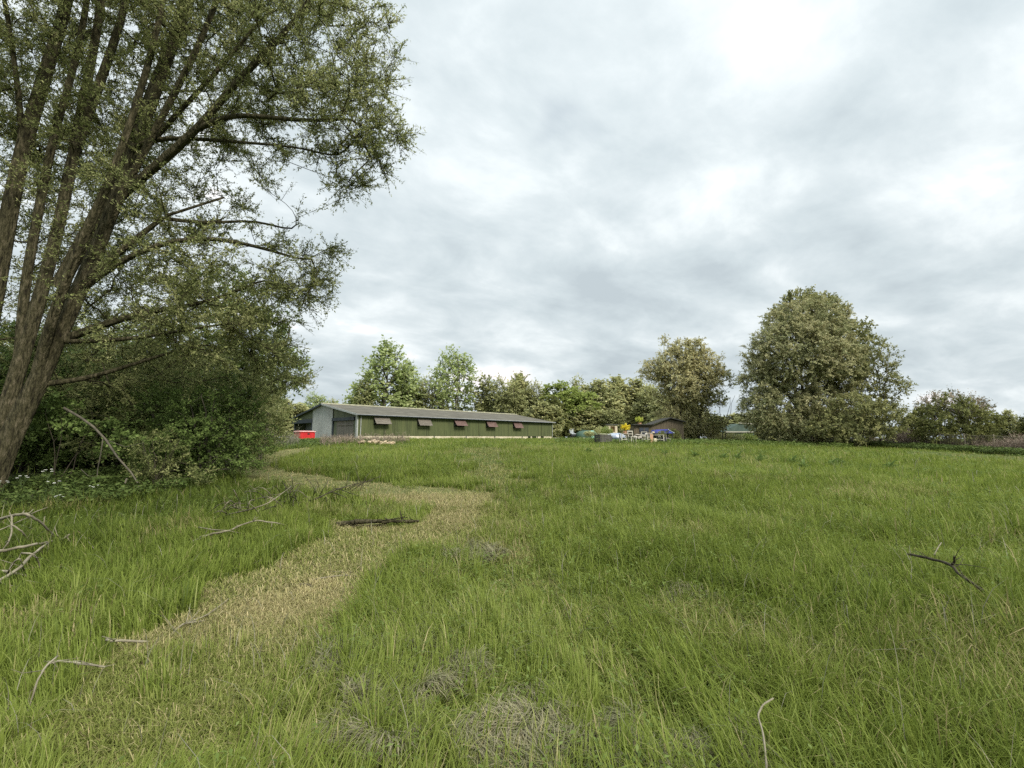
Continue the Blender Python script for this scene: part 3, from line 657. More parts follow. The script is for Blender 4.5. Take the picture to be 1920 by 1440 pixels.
world_tree('sallow_sapling', 1355, 48, simple_stems(5, .06, (1, 0), 3, .4, 2), [(1368, 712, 0, .85, .6, .8), (1350, 745, 0, .9, .8, .7), (1345, 790, 0, 1.1, .8, .9)], 70, m_bark_grey, m_darkol, seed=22, step=.6, rtip=.018,
           label='thin airy sapling leaning between the golden willow and the big round tree', sprays=3, slen=.8, per=7, ll=.22, lw=.12, droop=.3)
world_tree('round_willow', 1512, 42, [([(-.6, 0, -.2), (-.5, 0, 1.5), (-.55, 0, 3.6), (-.8, 0, 6), (-1.5, 0, 9)], .26, .08), ([(.9, 0, -.2), (.8, 0, 1.8), (.9, 0, 4), (1.2, 0, 6.4), (1.5, 0, 9.6)], .26, .08), ([(-.55, 0, 3.2), (-1.6, 0, 5), (-3, 0, 6.8)], .14, .05), ([(.9, 0, 4), (2.4, 0, 5.6), (3.2, 0, 7.6)], .14, .05), ([(.1, 0, -.2), (.2, .3, 3), (.1, .3, 7), (.2, 0, 11)], .18, .06)],
           [(1508, 672, 0, 5.3, 4.4, 4.0), (1512, 605, 0, 3.7, 3.2, 2.3), (1500, 660, -1.5, 4.2, 2.6, 3.2), (1425, 735, 0, 1.7, 2.2, 3.2), (1580, 690, 0, 2.3, 2.4, 2.6), (1450, 770, -.5, 2.9, 2.4, 2.6), (1560, 765, -.5, 3.0, 2.4, 2.4), (1505, 795, -1, 3.2, 2, 1.7), (1530, 750, -2.2, 1.6, 1.2, 1.1, .8)], 2600, m_bark_grey, m_olive, seed=23, step=.8, rtip=.015,
           label='tallest round crowned olive willow standing alone at the right field edge', sprays=5, slen=.7, per=19, ll=.145, lw=.085, droop=.3, clump=.17,
           tint=lambda P: np.where(P[:, 2] > 0, .10 * np.sin(P[:, 0] * 1.1) * np.sin(P[:, 2] * .9 + 1), 0))
world_tree('green_ash', 1520, 46, simple_stems(12.5, .2, (0, 0), 3, .2, 4), [(1515, 585, 0, 3.3, 2.6, 1.8), (1455, 600, 0, 1.2, 1, .8), (1590, 640, 0, 2.1, 2, 2.5), (1500, 556, 0, 1.6, 1.4, .75)], 420, m_bark_grey, m_darkol, seed=24, step=.9, rtip=.018,
           label='greener taller tree whose top shows above the round olive willow', sprays=4, slen=.8, per=10, ll=.24, lw=.15, droop=.2)
world_tree('airy_ash', 1650, 40, simple_stems(7.5, .10, (.2, 0), 3, .3, 6), [(1648, 670, 0, 1.6, 1.5, 1.5), (1665, 720, 0, 1.5, 1.5, 1.5), (1620, 720, 0, 1.3, 1.3, 1.5), (1655, 770, 0, 1.7, 1.6, 1.2), (1610, 690, 0, .8, .9, .9)], 240, m_bark_grey, m_darkol, seed=25, step=.7, rtip=.014,
           label='see through ash with dark clustered leaves right beside the round willow', sprays=4, slen=.65, per=9, ll=.20, lw=.10, droop=.2)
world_tree('sallow_bush', 1610, 38, simple_stems(3.4, .06, (0, 0), 6, .8, 8), [(1600, 770, 0, 2.3, 1.8, 1.6), (1660, 785, 0, 1.8, 1.6, 1.35), (1560, 800, 0, 1.8, 1.6, 1.2), (1620, 812, -.4, 2.4, 1.5, .9)], 420, m_bark_grey, m_darkol, seed=26, step=.6, rtip=.012,
           label='broad dark green sallow bush at the foot of the round willow', cat='bush', sprays=4, slen=.5, per=11, ll=.17, lw=.09, droop=.15)
world_tree('blossom_bush', 1790, 38, simple_stems(3.4, .06, (0, 0), 7, .9, 9), [(1785, 782, 0, 2.5, 2, 1.75), (1740, 790, 0, 1.4, 1.4, 1.3), (1835, 792, 0, 1.5, 1.4, 1.3), (1785, 815, 0, 3.2, 1.6, .9)], 420, m_bark_grey, m_wood4, seed=27, step=.5, rtip=.012,
           label='dome shaped dark green bush behind the net fence', cat='bush', sprays=4, slen=.5, per=11, ll=.17, lw=.09, droop=.15)
world_tree('flowering_thorn', 1782, 39.6, simple_stems(4.2, .05, (0, 0), 9, .7, 10, r1=.3), [(1782, 760, 0, 2.5, 1.6, 1.25), (1745, 775, 0, 1.4, 1, .9), (1825, 772, 0, 1.5, 1, 1.0)], 330, m_bark_grey, m_blossom, seed=28, step=.5, rtip=.012,
           label='twiggy bush with pinkish young growth rising above the dark dome bush', cat='bush', sprays=4, slen=.6, per=7, ll=.13, lw=.08, droop=-.2)
# ------------------------------------------------------------------ shrub and wood prototypes, copied
PROTO = {}
def proto(kind, ells, natt, leafm, bark=m_bark_grey, stems=None, **k):
    PROTO[kind] = dict(ells=ells, natt=natt, leafm=leafm, bark=bark, stems=stems, k=k, root=None)
def place(kind, name, px, Y, h, w, rz, label, cat, group=None, dz=0.0, z=None, names=None):
    """h,w relative to the prototype's 10 m (or 1 unit) size"""
    p = PROTO[kind]; b = base_at(px, Y)
    if p['root'] is None:
        t = make_tree(name, (0, 0, 0), p['stems'], p['ells'], p['natt'], p['bark'], p['leafm'], **p['k']); p['root'] = t
    else:
        t = copy_tree(p['root']); t.name = name
    for q in ('label', 'group'):
        if q in t: del t[q]
    t.location = (b[0], b[1], b[2] + dz); w *= (1.5 if cat == 'tree' else 1); t.scale = (w, w, h); t.rotation_euler = (0, 0, rz); tag(t, label, cat, group); return t
proto('haw', [(0, 0, 2.0, 1.6, 1.6, 1.5), (.8, .3, 1.3, 1.2, 1.3, 1.1), (-.8, -.2, 1.4, 1.3, 1.2, 1.1), (0, .5, 3.0, 1.0, 1, .8)], 420, m_hawthorn, stems=simple_stems(3, .06, (0, 0), 6, .5, 3), seed=31, step=.4, rtip=.006, sprays=5, slen=.4, per=12, ll=.075, lw=.048, droop=.1, clump=.15)
proto('haw2', [(0, 0, 1.6, 1.5, 1.5, 1.4), (.7, -.3, .9, 1.1, 1.1, .8), (-.7, 0, .8, 1.2, 1.1, .7), (.2, .4, 2.7, .8, .8, .9)], 420, m_hawthorn, stems=simple_stems(2.6, .05, (0, 0), 7, .6, 13), seed=32, step=.4, rtip=.005, sprays=5, slen=.36, per=13, ll=.065, lw=.04, droop=.1, clump=.22)
proto('wil', [(0, 0, 2.6, 1.6, 1.6, 2.0), (.8, 0, 1.6, 1.2, 1.2, 1.3), (-.9, 0, 2.0, 1.1, 1.2, 1.5), (0, .3, 4.2, .9, .9, 1.1)], 420, m_willow, stems=simple_stems(4, .06, (0, 0), 5, .45, 23), seed=33, step=.45, rtip=.006, sprays=5, slen=.45, per=12, ll=.10, lw=.045, droop=.25, clump=.2)
SH = 'shrubs crowding the left thicket'
for i, (kind, px, Y, h, w, lab) in enumerate([
    ('haw', 395, 12.4, .78, .80, 'dark green hawthorn at the right corner of the thicket'),
    ('haw2', 330, 13.0, .85, .95, 'dense dark hawthorn behind the pale flowering shrub'),
    ('wil', 448, 16.5, .80, .95, 'light green sallow bulging toward the bend in the path'),
    ('wil', 300, 15.0, .95, 1.1, 'tall grey green sallow rising behind the hawthorns'),
    ('haw', 225, 15.5, .95, 1.25, 'shaded hawthorn behind the arching bare branch'),
    ('wil', 190, 17.5, .95, 1.2, 'sallow standing behind the hollow of the thicket'),
    ('haw2', 130, 15.5, 1.15, 1.35, 'shaded hawthorn just right of the leaning willow trunk'),
    ('haw', 45, 14.5, 1.2, 1.3, 'shaded hawthorn filling the gap behind the willow trunk'),
    ('wil', 60, 18.0, 1.1, 1.4, 'sallow farther back behind the willow trunk'),
    ('haw', -90, 14.0, 1.2, 1.4, 'hawthorn left of the willow trunk at the picture edge'),
    ('wil', -150, 17.0, 1.2, 1.5, 'sallow left of the willow at the picture edge'),
    ('wil', 380, 20.0, 1.0, 1.3, 'light sallow between the thicket and the far birch'),
    ('haw2', 300, 21.0, 1.5, 1.7, 'big hawthorn deep inside the thicket'),
    ('haw', 160, 22.0, 1.6, 1.9, 'broad hawthorn at the very back of the thicket'),
    ('haw2', 20, 22.5, 1.7, 2.0, 'large hawthorn at the back behind the willow'),
    ('haw2', -140, 21.5, 1.7, 2.0, 'large hawthorn at the back left edge'),
    ('wil', 240, 26.0, 1.5, 1.8, 'tall sallow showing through the willow branches'),
    ('wil', 90, 27.0, 1.6, 1.9, 'tall sallow seen through the gap between willow trunks'),
    ('haw2', 470, 24.5, .55, .85, 'low hawthorn scrub by the far end of the mown path'),
    ('haw', 435, 27.5, .75, .95, 'hawthorn scrub left of the birch stem'),
]):
    place(kind, 'hawthorn_shrub' if kind != 'wil' else 'sallow_shrub', px, Y, h, w, i * 1.37, lab, 'shrub', SH)
# pale shrub with cream-green leaves at the thicket front
world_tree('pale_shrub', 300, 10.6, simple_stems(1.3, .022, (0, 0), 8, .6, 14), [(300, 850, 0, .55, .5, .55), (330, 890, 0, .55, .4, .35), (270, 895, 0, .45, .4, .3), (375, 900, 0, .35, .3, .3)], 210, m_darktwig, m_paleshrub, seed=41, step=.2, rtip=.003,
           label='low pale leaved shrub lit up at the front of the dark thicket', cat='shrub', sprays=3, slen=.2, per=9, ll=.055, lw=.024, droop=.05, clump=.25, sj=.01)
world_tree('elder_shrub', 110, 10.9, simple_stems(1.9, .022, (.5, 0), 4, .6, 15), [(150, 800, 0, .9, .5, .22), (90, 760, 0, .7, .5, .3), (230, 830, 0, .5, .4, .2)], 110, m_darktwig, m_hawthorn, seed=42, step=.3, rtip=.004,
           label='elder twigs with drooping leaves hanging over the dark hollow', cat='shrub', sprays=3, slen=.25, per=8, ll=.10, lw=.055, droop=.25, clump=.3, sj=.015)

# wood belt behind the barn and huts (unit prototypes are 10 m tall)
def P10(kind, ells, natt, leafm, seed, bark=m_bark_grey, n=1, sp=.2, rs=.16, **k):
    kk = dict(seed=seed, step=1.2, rtip=.03, sprays=4, slen=1.0, per=9, ll=.34, lw=.24, droop=.1, clump=.18); kk.update(k)
    proto(kind, ells, natt, leafm, bark, simple_stems(8.8, rs, (0, 0), n, sp, seed), **kk)
P10('poplar', [(0, 0, 6.6, 1.5, 1.5, 3.2), (-1.3, 0, 4.2, 1.2, 1.3, 2.2), (1.3, .3, 4.8, 1.2, 1.3, 2.4), (0, 0, 9.0, .6, .6, 1.2), (-.9, 0, 7.2, .5, .6, 1.6), (.9, 0, 7.4, .5, .6, 1.5), (-2.2, 0, 3.6, .7, .7, 1.3), (2.1, 0, 4, .7, .7, 1.6)], 250, m_fresh, 51, n=3, sp=.10, per=7, up=.5, ll=.25, lw=.19)
P10('airy', [(0, 0, 6.3, 2.2, 1.9, 3.3), (-1.6, 0, 5.4, 1.0, 1.1, 2.6), (1.7, 0, 5.7, 1.0, 1.1, 2.7), (.6, 0, 8.6, .8, .8, 1.2), (-.8, 0, 8.3, .8, .8, 1.3)], 260, m_fresh, 52, n=5, sp=.2, per=6, ll=.22, lw=.17, rs=.10)
P10('green', [(0, 0, 6, 1.0, 1.4, 3.8), (-1.3, 0, 5.4, .9, 1.2, 3.4), (1.2, .2, 5.7, .9, 1.2, 3.6), (-2.3, 0, 4.4, .7, 1, 2.8), (2.2, 0, 4.6, .8, 1, 3.2), (0, -.8, 2.2, 2.4, 1.3, 2)], 430, m_wood1, 53, n=3)
P10('bright', [(0, 0, 6.4, 2.7, 2.4, 3.2), (-1.6, 0, 4.6, 1.5, 1.5, 2.0), (1.6, 0, 4.4, 1.6, 1.6, 2.2), (0, -.8, 2.4, 2.2, 1.4, 1.9)], 320, m_wood2, 54, n=3)
P10('brown', [(0, 0, 6.2, .9, 1.2, 3.6), (-1.1, 0, 5.2, .7, 1, 3.4), (1.1, 0, 5.4, .7, 1, 3.4), (0, 0, 2.4, 1.7, 1.4, 2.2), (1.8, 0, 4, .6, .8, 2.6)], 330, m_wood3, 55, n=5, sp=.12, rs=.09, ll=.25, lw=.17)
P10('dark', [(0, 0, 5, 1.5, 1.5, 4.4), (0, 0, 2.5, 2.0, 1.9, 2.6)], 330, m_wood4, 56, n=1)
P10('slim', [(0, 0, 6.2, .9, .9, 3.4), (.2, 0, 3.4, .8, .8, 2.4)], 110, m_wood3, 57, m_birch, n=2, sp=.05, rs=.09, per=6)
P10('pinelike', [(0, 0, 6.8, 1.9, 1.6, 1.7), (.5, 0, 4.8, 1.6, 1.4, .9), (-.4, 0, 8.4, 1.0, .9, .8)], 150, m_wood4, 58, n=1)
WB = 'trees of the wood belt behind the barn'
def toph(px, top, Y):   # height of a crown that reaches picture row `top`
    return at(px, top, Y)[2] - base_at(px, Y)[2]
for i, (kind, px, top, Y, w, name, lab) in enumerate([
    ('poplar', 718, 655, 92, 1.75, 'poplar_tree', 'tall pointed fresh green poplar behind the left half of the barn roof'),
    ('poplar', 762, 690, 96, 1.25, 'poplar_tree', 'shorter poplar touching the right side of the pointed one'),
    ('airy', 850, 664, 95, 1.5, 'poplar_tree', 'see through poplar with a wide crown behind the middle of the barn'),
    ('brown', 800, 712, 93, 1.1, 'alder_tree', 'brownish tree filling the dip between the two poplars'),
    ('brown', 680, 712, 90, .9, 'alder_tree', 'low tree left of the pointed poplar above the barn ridge'),
    ('slim', 904, 712, 96, 1.2, 'birch_tree', 'thin birch stem right of the see through poplar'),
    ('slim', 915, 722, 99, 1.2, 'birch_tree', 'second thin birch with sky between its stems'),
    ('brown', 935, 712, 94, 1.0, 'alder_tree', 'brownish pointed tree next to the thin birches'),
    ('green', 975, 706, 97, 1.0, 'alder_tree', 'dull green tree above the right end of the barn roof'),
    ('brown', 960, 722, 92, .9, 'alder_tree', 'brownish low tree just over the barn ridge'),
    ('brown', 1005, 720, 95, .9, 'alder_tree', 'brownish tree left of the bright green round tree'),
    ('dark', 1036, 748, 88, 1.05, 'cypress_tree', 'dark narrow evergreen just past the right corner of the barn'),
    ('green', 1018, 757, 84, .8, 'alder_tree', 'low green tree hiding behind the corner of the barn'),
    ('bright', 1052, 722, 96, 1.25, 'maple_tree', 'bright yellow green round tree in the middle of the wood'),
    ('bright', 1092, 738, 93, 1.0, 'maple_tree', 'smaller bright green tree right of the round one'),
    ('brown', 1085, 712, 108, 1.1, 'alder_tree', 'pale brown treetop poking up behind the bright green trees'),
    ('green', 1125, 718, 99, 1.2, 'alder_tree', 'dull green tree above the green tank'),
    ('green', 1160, 712, 102, 1.25, 'alder_tree', 'broad green tree above the flowering yellow bush'),
    ('green', 1195, 716, 100, 1.2, 'alder_tree', 'green tree left of the golden willow crown'),
    ('brown', 1222, 728, 92, 1.1, 'alder_tree', 'brownish tree half hidden by the golden willow'),
    ('green', 1250, 745, 86, 1.2, 'alder_tree', 'green tree directly behind the golden willow'),
    ('green', 1100, 765, 90, 1.0, 'alder_tree', 'low green tree behind the green tank'),
    ('brown', 1150, 770, 88, .9, 'alder_tree', 'low brownish tree behind the hut with the orange window'),
    ('green', 1300, 760, 95, 1.3, 'alder_tree', 'green tree seen between the stems of the golden willow'),
    ('brown', 1345, 782, 88, 1.0, 'alder_tree', 'low tree in the gap left of the green cabin roof'),
    ('green', 1385, 778, 80, 1.1, 'alder_tree', 'dark low tree directly behind the green cabin roof'),
    ('airy', 588, 742, 92, .8, 'poplar_tree', 'airy young poplar left of the barn gable'),
    ('green', 560, 762, 86, .85, 'alder_tree', 'low green tree behind the red tank'),
    ('brown', 620, 752, 98, 1.0, 'alder_tree', 'brownish tree whose top shows over the barn gable peak'),
    ('brown', 648, 756, 100, .9, 'alder_tree', 'second brownish treetop right of the gable peak'),
    ('green', 528, 752, 80, .9, 'alder_tree', 'green tree between the birch and the barn'),
    ('brown', 490, 740, 74, 1.0, 'alder_tree', 'brownish tree far behind the small birch'),
    ('green', 430, 735, 70, 1.2, 'alder_tree', 'green tree far behind the end of the thicket'),
    ('green', 1440, 770, 75, 1.3, 'alder_tree', 'green tree showing through the base of the round willow'),
    ('green', 1560, 770, 75, 1.4, 'alder_tree', 'green tree behind the right foot of the round willow'),
]):
    hh = toph(px, top, Y) / 9.3; place(kind, name, px, Y, hh, w, i * 2.1, lab, 'tree', WB)
for i, (px, top, Y, w, lab) in enumerate([
    (1862, 785, 44, .30, 'dark scrubby bush right of the dome bush'), (1895, 768, 42, .34, 'dark bush with a leaning bare top near the right edge'), (1935, 772, 40, .42, 'dark bush cut by the right edge of the picture'),
    (1715, 775, 46, .36, 'dark bush between the ash and the dome bush'), (1985, 765, 40, .5, 'dark bush just outside the right edge'), (1840, 790, 50, .4, 'bush behind the dome bush'), (1680, 800, 48, .4, 'low bush behind the net fence')]):
    hh = toph(px, top, Y) / 9.9; place('green' if i % 2 else 'dark', 'hedge_bush', px, Y, hh, w, i * 1.7, lab, 'bush', 'bushes of the right hand hedge')

# ------------------------------------------------------------------ low plants
def leafy_cover(name, pts, n, mat, label, cat, hmax=.5, ll=.09, lw=.06, seed=1, spread=1.0, kind='stuff'):
    """broad-leaved ground cover: leaf quads on invisible short stems over a polygon"""
    r = np.random.default_rng(seed); P = (polyW if pts[0][1] < 100 else poly)(pts); lo, hi = P.min(0), P.max(0); x = r.uniform(lo[0], hi[0], n * 6); y = r.uniform(lo[1], hi[1], n * 6)
    m = inside(P, x, y) & (r.random(n * 6) < np.clip(fbm(x, y, .9, seed) * 2 - .4, .1, 1)); x, y = x[m][:n], y[m][:n]; n = len(x); hh = hmax * (.35 + .9 * fbm(x, y, .8, seed + 4)); z = hgt(x, y) + hh * r.random(n) ** .6
    a = r.uniform(0, 6.283, n); dv = unit(np.stack([np.cos(a), np.sin(a), r.normal(.05, .35, n)], 1)); nv = unit(np.cross(dv, np.array([0, 0, 1.0]) + r.normal(0, .3, (n, 3)))); s = r.uniform(.6, 1.3, n)[:, None]
    p = np.stack([x, y, z], 1); up = np.cross(nv, dv); V = np.stack([p, p + dv * ll * s * .45 + nv * lw * s * .5 + up * 0, p + dv * ll * s - np.array([0, 0, .25]) * ll * s, p + dv * ll * s * .45 - nv * lw * s * .5], 1).reshape(-1, 3)
    o = np_obj(name, np_mesh(name, V, np.arange(len(V)).reshape(-1, 4), attrs=dict(tint=np.repeat(np.clip(r.normal(.45, .25, n), 0, 1), 4))), mat); tag(o, label, cat, kind=kind); return o
leafy_cover('undergrowth', [(-200, 990), (60, 965), (200, 955), (330, 935), (430, 905), (400, 880), (300, 890), (150, 900), (0, 910), (-300, 905)], 15000, m_nettle, 'nettles and bramble leaves carpeting the foot of the thicket', 'undergrowth', .42, .085, .06, 4)
leafy_cover('scrub_cover', [(430, 868), (520, 845), (640, 835), (760, 833), (760, 828), (600, 826), (430, 832)], 9000, m_nettle, 'low green weeds between the path end and the barn', 'undergrowth', .28, .13, .09, 6)
leafy_cover('bank_cover', [(1560, 41), (1700, 36.5), (1925, 30), (2150, 24), (2150, 28.5), (1925, 33.5), (1700, 40), (1560, 45)], 22000, m_nettle, 'dark green weeds on the bank under the net fence', 'undergrowth', .55, .15, .10, 8)
leafy_cover('field_edge_cover', [(1040, 832), (1280, 835), (1450, 838), (1600, 842), (1600, 834), (1400, 831), (1280, 830), (1040, 827)], 9000, m_weed, 'rough green weeds along the far edge of the field', 'undergrowth', .45, .16, .10, 9)
def stalks(name, pts, n, mat, label, h=1.1, w=.02, seed=3, zoff=0):
    r = np.random.default_rng(seed); P = (polyW if pts[0][1] < 100 else poly)(pts); lo, hi = P.min(0), P.max(0); x = r.uniform(lo[0], hi[0], n * 8); y = r.uniform(lo[1], hi[1], n * 8)
    m = inside(P, x, y) & (r.random(n * 8) < np.clip(fbm(x, y, 1.6, seed) * 3.2 - .8, .18, 1)); x, y = x[m][:n], y[m][:n]; n = len(x); hh = h * (.25 + 1.1 * fbm(x, y, 1.4, seed + 4) ** 1.3) * r.uniform(.5, 1.2, n)
    parts = []; tint = np.clip(r.normal(.5, .25, n), 0, 1)
    V, Q, T, k = blades(x, y, hh, np.full(n, w) * r.uniform(.6, 1.3, n), r.uniform(0, 6.28, n), np.abs(r.normal(.12, .2, n)), np.abs(r.normal(.2, .3, n)), 2); parts.append((V, Q, T, k, tint, tint * 0))
    for j in range(4):   # side twigs and seed heads
        t = r.uniform(.35, .95, n); V, Q, T, k = blades(x + r.normal(0, .03, n), y + r.normal(0, .03, n), hh * r.uniform(.12, .35, n), np.full(n, w * 1.3), r.uniform(0, 6.28, n), r.uniform(.3, 1.2, n), r.uniform(0, .6, n), 1, z0=hgt(x, y) + hh * t); parts.append((V, Q, T, k, tint, tint * 0))
    V, Q, T, A2 = join(parts); tag(np_obj(name, np_mesh(name, V, Q, T, dict(tint=A2['tint'])), mat), label, 'weeds', kind='stuff')
stalks('dead_weeds', [(600, 838), (640, 836), (700, 834), (770, 832), (765, 827), (600, 826)], 1500, m_deadweed, 'pinkish brown dead weed stalks before the barn gable', .8, .022, 3)
stalks('dry_stems', [(430, 850), (560, 838), (560, 828), (430, 832)], 900, m_deadgrey, 'greyish dry stems between the birch and the red tank', 1.3, .02, 5)
stalks('dead_bracken', [(1640, 41.3), (1760, 38), (1925, 33), (2150, 27.5), (2150, 31), (1925, 36.5), (1760, 41), (1620, 45)], 7000, m_deadweed, 'brown dead bracken heaped along the net fence', 1.45, .03, 7)
stalks('grey_bracken', [(1550, 42), (1660, 39.5), (1720, 38), (1720, 41), (1550, 46)], 1500, m_deadgrey, 'grey dry stems at the left end of the net fence', .9, .03, 11)

# ------------------------------------------------------------------ barn
m_roof = mat_surface('fibre_roof', (.075, .071, .055), (.12, .113, .09), .8, .95, .1, (1, 1, 1), (.097, .09, .072), spec=.2)
m_moss = mat_surface('mossy_ridge', (.20, .20, .13), (.36, .34, .25), 3, .95, .4)
m_green = mat_surface('green_cladding', (.048, .056, .024), (.095, .104, .042), 1.3, .7, .1, (2.5, 1, .2), (.082, .098, .038), spec=.3)
m_joint = mat_surface('joint_strip', (.05, .06, .026), (.085, .095, .042), 2, .8, 0)
m_olive_panel = mat_surface('olive_panel', (.085, .10, .06), (.125, .14, .085), 1.2, .7, .1)
m_greyclad = mat_surface('grey_cladding', (.28, .29, .28), (.40, .41, .39), 1.6, .7, .1, (1, 1, .3))
m_plinth = mat_surface('cream_plinth', (.44, .38, .27), (.62, .55, .41), 1.2, .9, .2)
m_fascia = mat_surface('dark_fascia', (.018, .024, .032), (.04, .05, .06), 2, .6, 0)
m_trim = mat_surface('grey_trim', (.30, .31, .30), (.42, .43, .42), 3, .7, 0)
m_dark = mat_surface('dark_void', (.006, .006, .006), (.012, .012, .011), 2, .95, 0)
m_wooddoor = mat_surface('weathered_door', (.10, .092, .078), (.20, .185, .16), 2.4, .9, .4, (3, 3, .4))
m_flapgrey = mat_surface('weathered_flap', (.09, .078, .062), (.19, .17, .14), 3, .9, .4, (.6, 1, 5))
m_flapred = mat_surface('reddish_flap', (.085, .048, .040), (.165, .11, .095), 3, .9, .4, (.6, 1, 5))
m_inner = mat_surface('inner_panel', (.15, .155, .16), (.20, .205, .21), 1.5, .8, .1)
BX = np.array([-16.5, 48.8]); BA = math.atan2(.741, .672); bz = ground_at(*BX)
barn = empty('barn', (BX[0], BX[1], 1.40), BA)
tag(barn, 'long low green clad barn with grey roof and propped wooden flaps behind the field', 'barn')
LEN, WID, EV, RG, PL = 34.4, 16.2, 2.66, 4.12, .38
def corr(x0, x1, z0, z1, y, amp=.035, pitch=.28, axis='x', ztop=None, name='wall', mat=m_green, depth=.05):
    """profiled sheet along local x (or y), facing -y (or -x)"""
    b = MB(); prof = []
    x = x0
    while x < x1 - 1e-6:
        for f, o in ((0, 0), (.35, 0), (.5, 1), (.85, 1)):
            xx = x + f * pitch
            if xx < x1: prof.append((xx, o * amp))
        x += pitch
    prof.append((x1, 0)); V, F = [], []
    for i, (xx, o) in enumerate(prof):
        zt = ztop(xx) if ztop else z1
        for yy, zz in ((y - o, z0), (y - o, zt), (y + depth, z0), (y + depth, zt)):
            V.append((xx, yy, zz) if axis == 'x' else (yy, xx, zz))
    for i in range(len(prof) - 1):
        a = i * 4; F += [(a, a + 4, a + 5, a + 1), (a + 1, a + 5, a + 7, a + 3), (a + 2, a + 3, a + 7, a + 6), (a, a + 2, a + 6, a + 4)]
    a = (len(prof) - 1) * 4; F += [(0, 1, 3, 2), (a, a + 2, a + 3, a + 1)]
    if axis == 'y': F = [f[::-1] for f in F]
    b.add(V, F); return b.build(name, mat, barn)
def rz_(s): return EV + (RG - EV) * (1 - abs(s - WID / 2) / (WID / 2))       # roof underside along the gable
corr(0, LEN, PL, EV - .02, 0, name='long_wall')
corr(0, LEN, PL, EV - .02, WID, name='back_wall')
corr(.05, WID - .05, .0, 0, LEN, axis='y', ztop=lambda s: rz_(s) - .05, name='far_gable')
MB().box((LEN / 2, .10, PL / 2 - .3), (LEN - .1, .22, PL + .55)).build('plinth', m_plinth, barn)
for k, t in enumerate((5.6, 10.2, 15.5, 20.9, 26.8, 30.4)):
    MB().box((t, -.06, PL / 2 - .1), (.10, .08, PL + .2)).build('plinth_post', m_fascia, barn)
for q in ((28.4, .5), (29.6, .9), (31.6, .6)): MB().box((q[0], -.09, .245), (q[1], .1, .23)).build('plinth_opening', m_dark, barn)
# roof: two profiled slopes with thickness
def slope(s0, s1, z0, z1, name):
    V, F = [], []; n = 246; oh = .35
    for i in range(n + 1):
        x = -oh + (LEN + 2 * oh) * i / n; o = .012 * (i % 2)
        V += [(x, s0, z0 + o), (x, s1, z1 + o), (x, s0, z0 - .06), (x, s1, z1 - .06)]
    for i in range(n):
        a = i * 4; F += [(a, a + 1, a + 5, a + 4), (a + 2, a + 6, a + 7, a + 3), (a, a + 4, a + 6, a + 2), (a + 1, a + 3, a + 7, a + 5)]
    F += [(0, 2, 3, 1), (n * 4, n * 4 + 1, n * 4 + 3, n * 4 + 2)]
    if s1 < s0: F = [f[::-1] for f in F]
    F = [f[::-1] for f in F]
    return MB().add(V, F).build(name, m_roof, barn)
pit = (RG - EV) / (WID / 2); OH = .38
slope(-OH, WID / 2, EV - OH * pit + .07, RG + .07, 'roof'); slope(WID + OH, WID / 2 + .004, EV - OH * pit + .07, RG + .07, 'roof')
MB().tube([(-.36 + (LEN + .72) * i / 40, WID / 2, RG + .10 + .012 * math.sin(i * 2.3)) for i in range(41)], .11, 8).build('ridge_cap', m_moss, barn, True)
MB().box((LEN / 2, -OH - .02, EV - OH * pit + .01), (LEN + .7, .03, .15)).build('fascia_board', m_trim, barn)
g = MB(); g.tube([(-.36, -OH - .10, EV - OH * pit + .0), (LEN + .36, -OH - .10, EV - OH * pit - .03)], .055, 6); g.build('gutter', m_fascia, barn, True)
for s0, s1 in ((-OH, WID / 2), (WID + OH, WID / 2)):       # verge boards
    z0 = EV - OH * pit; L_ = math.hypot(s1 - s0, RG - z0); a = math.atan2(RG - z0, (s1 - s0))
    b = MB(); b.box((-.375, (s0 + s1) / 2, (z0 + RG) / 2 + .03), (.03, L_, .20), rot=(a if s1 > s0 else a - math.pi, 0, 0)); b.build('verge_board', m_trim if s1 > s0 else m_fascia, barn)
# near gable (x = 0 plane)
PA, PB = 5.75, 10.9
corr(PA, PB, -.35, 0, -.06, axis='y', ztop=lambda s: rz_(s) - .02, name='gable_panel', mat=m_greyclad, amp=.02, pitch=.22)
corr(0.0, PA - .02, 2.42, 0, .06, axis='y', ztop=lambda s: rz_(s) - .04, name='upper_panel', mat=m_olive_panel, amp=.015, pitch=.3)
corr(PB + .02, WID, 2.42, 0, .06, axis='y', ztop=lambda s: rz_(s) - .04, name='upper_panel', mat=m_olive_panel, amp=.015, pitch=.3)
MB().box((-.10, PA / 2 + .3, 2.24), (.16, PA - .7, .34)).build('lintel', m_fascia, barn)
MB().box((-.14, (PB + WID + .3) / 2, 2.22), (.2, WID - PB + .2, .46)).build('lintel', m_fascia, barn)
MB().box((-.05, .18, 1.1), (.18, .34, 2.9)).build('corner_post', m_greyclad, barn)
for s in (WID - .12, PB + .14, PA - .16): MB().box((-.03, s, .95), (.16, .2, 2.6)).build('post', m_fascia, barn)
d = MB()
for k in range(14): d.box((.02 + .008 * (k % 2), 1.1 + k * .272, .92), (.05, .255, 2.3 - .03 * (k * 7 % 3)))
for z in (.3, 1.6): d.box((-.03, 2.87, z), (.04, 3.7, .13))
d.build('door', m_wooddoor, barn)
MB().box((.05, .68, 1.0), (.08, .6, 2.1)).build('side_panel', m_olive_panel, barn)
MB().box((.05, 5.1, 1.0), (.08, .7, 2.1)).build('side_panel', m_olive_panel, barn)
MB().box((1.4, (PB + WID) / 2, 1.0), (.08, WID - PB - .3, 2.4)).build('inner_wall', m_inner, barn)
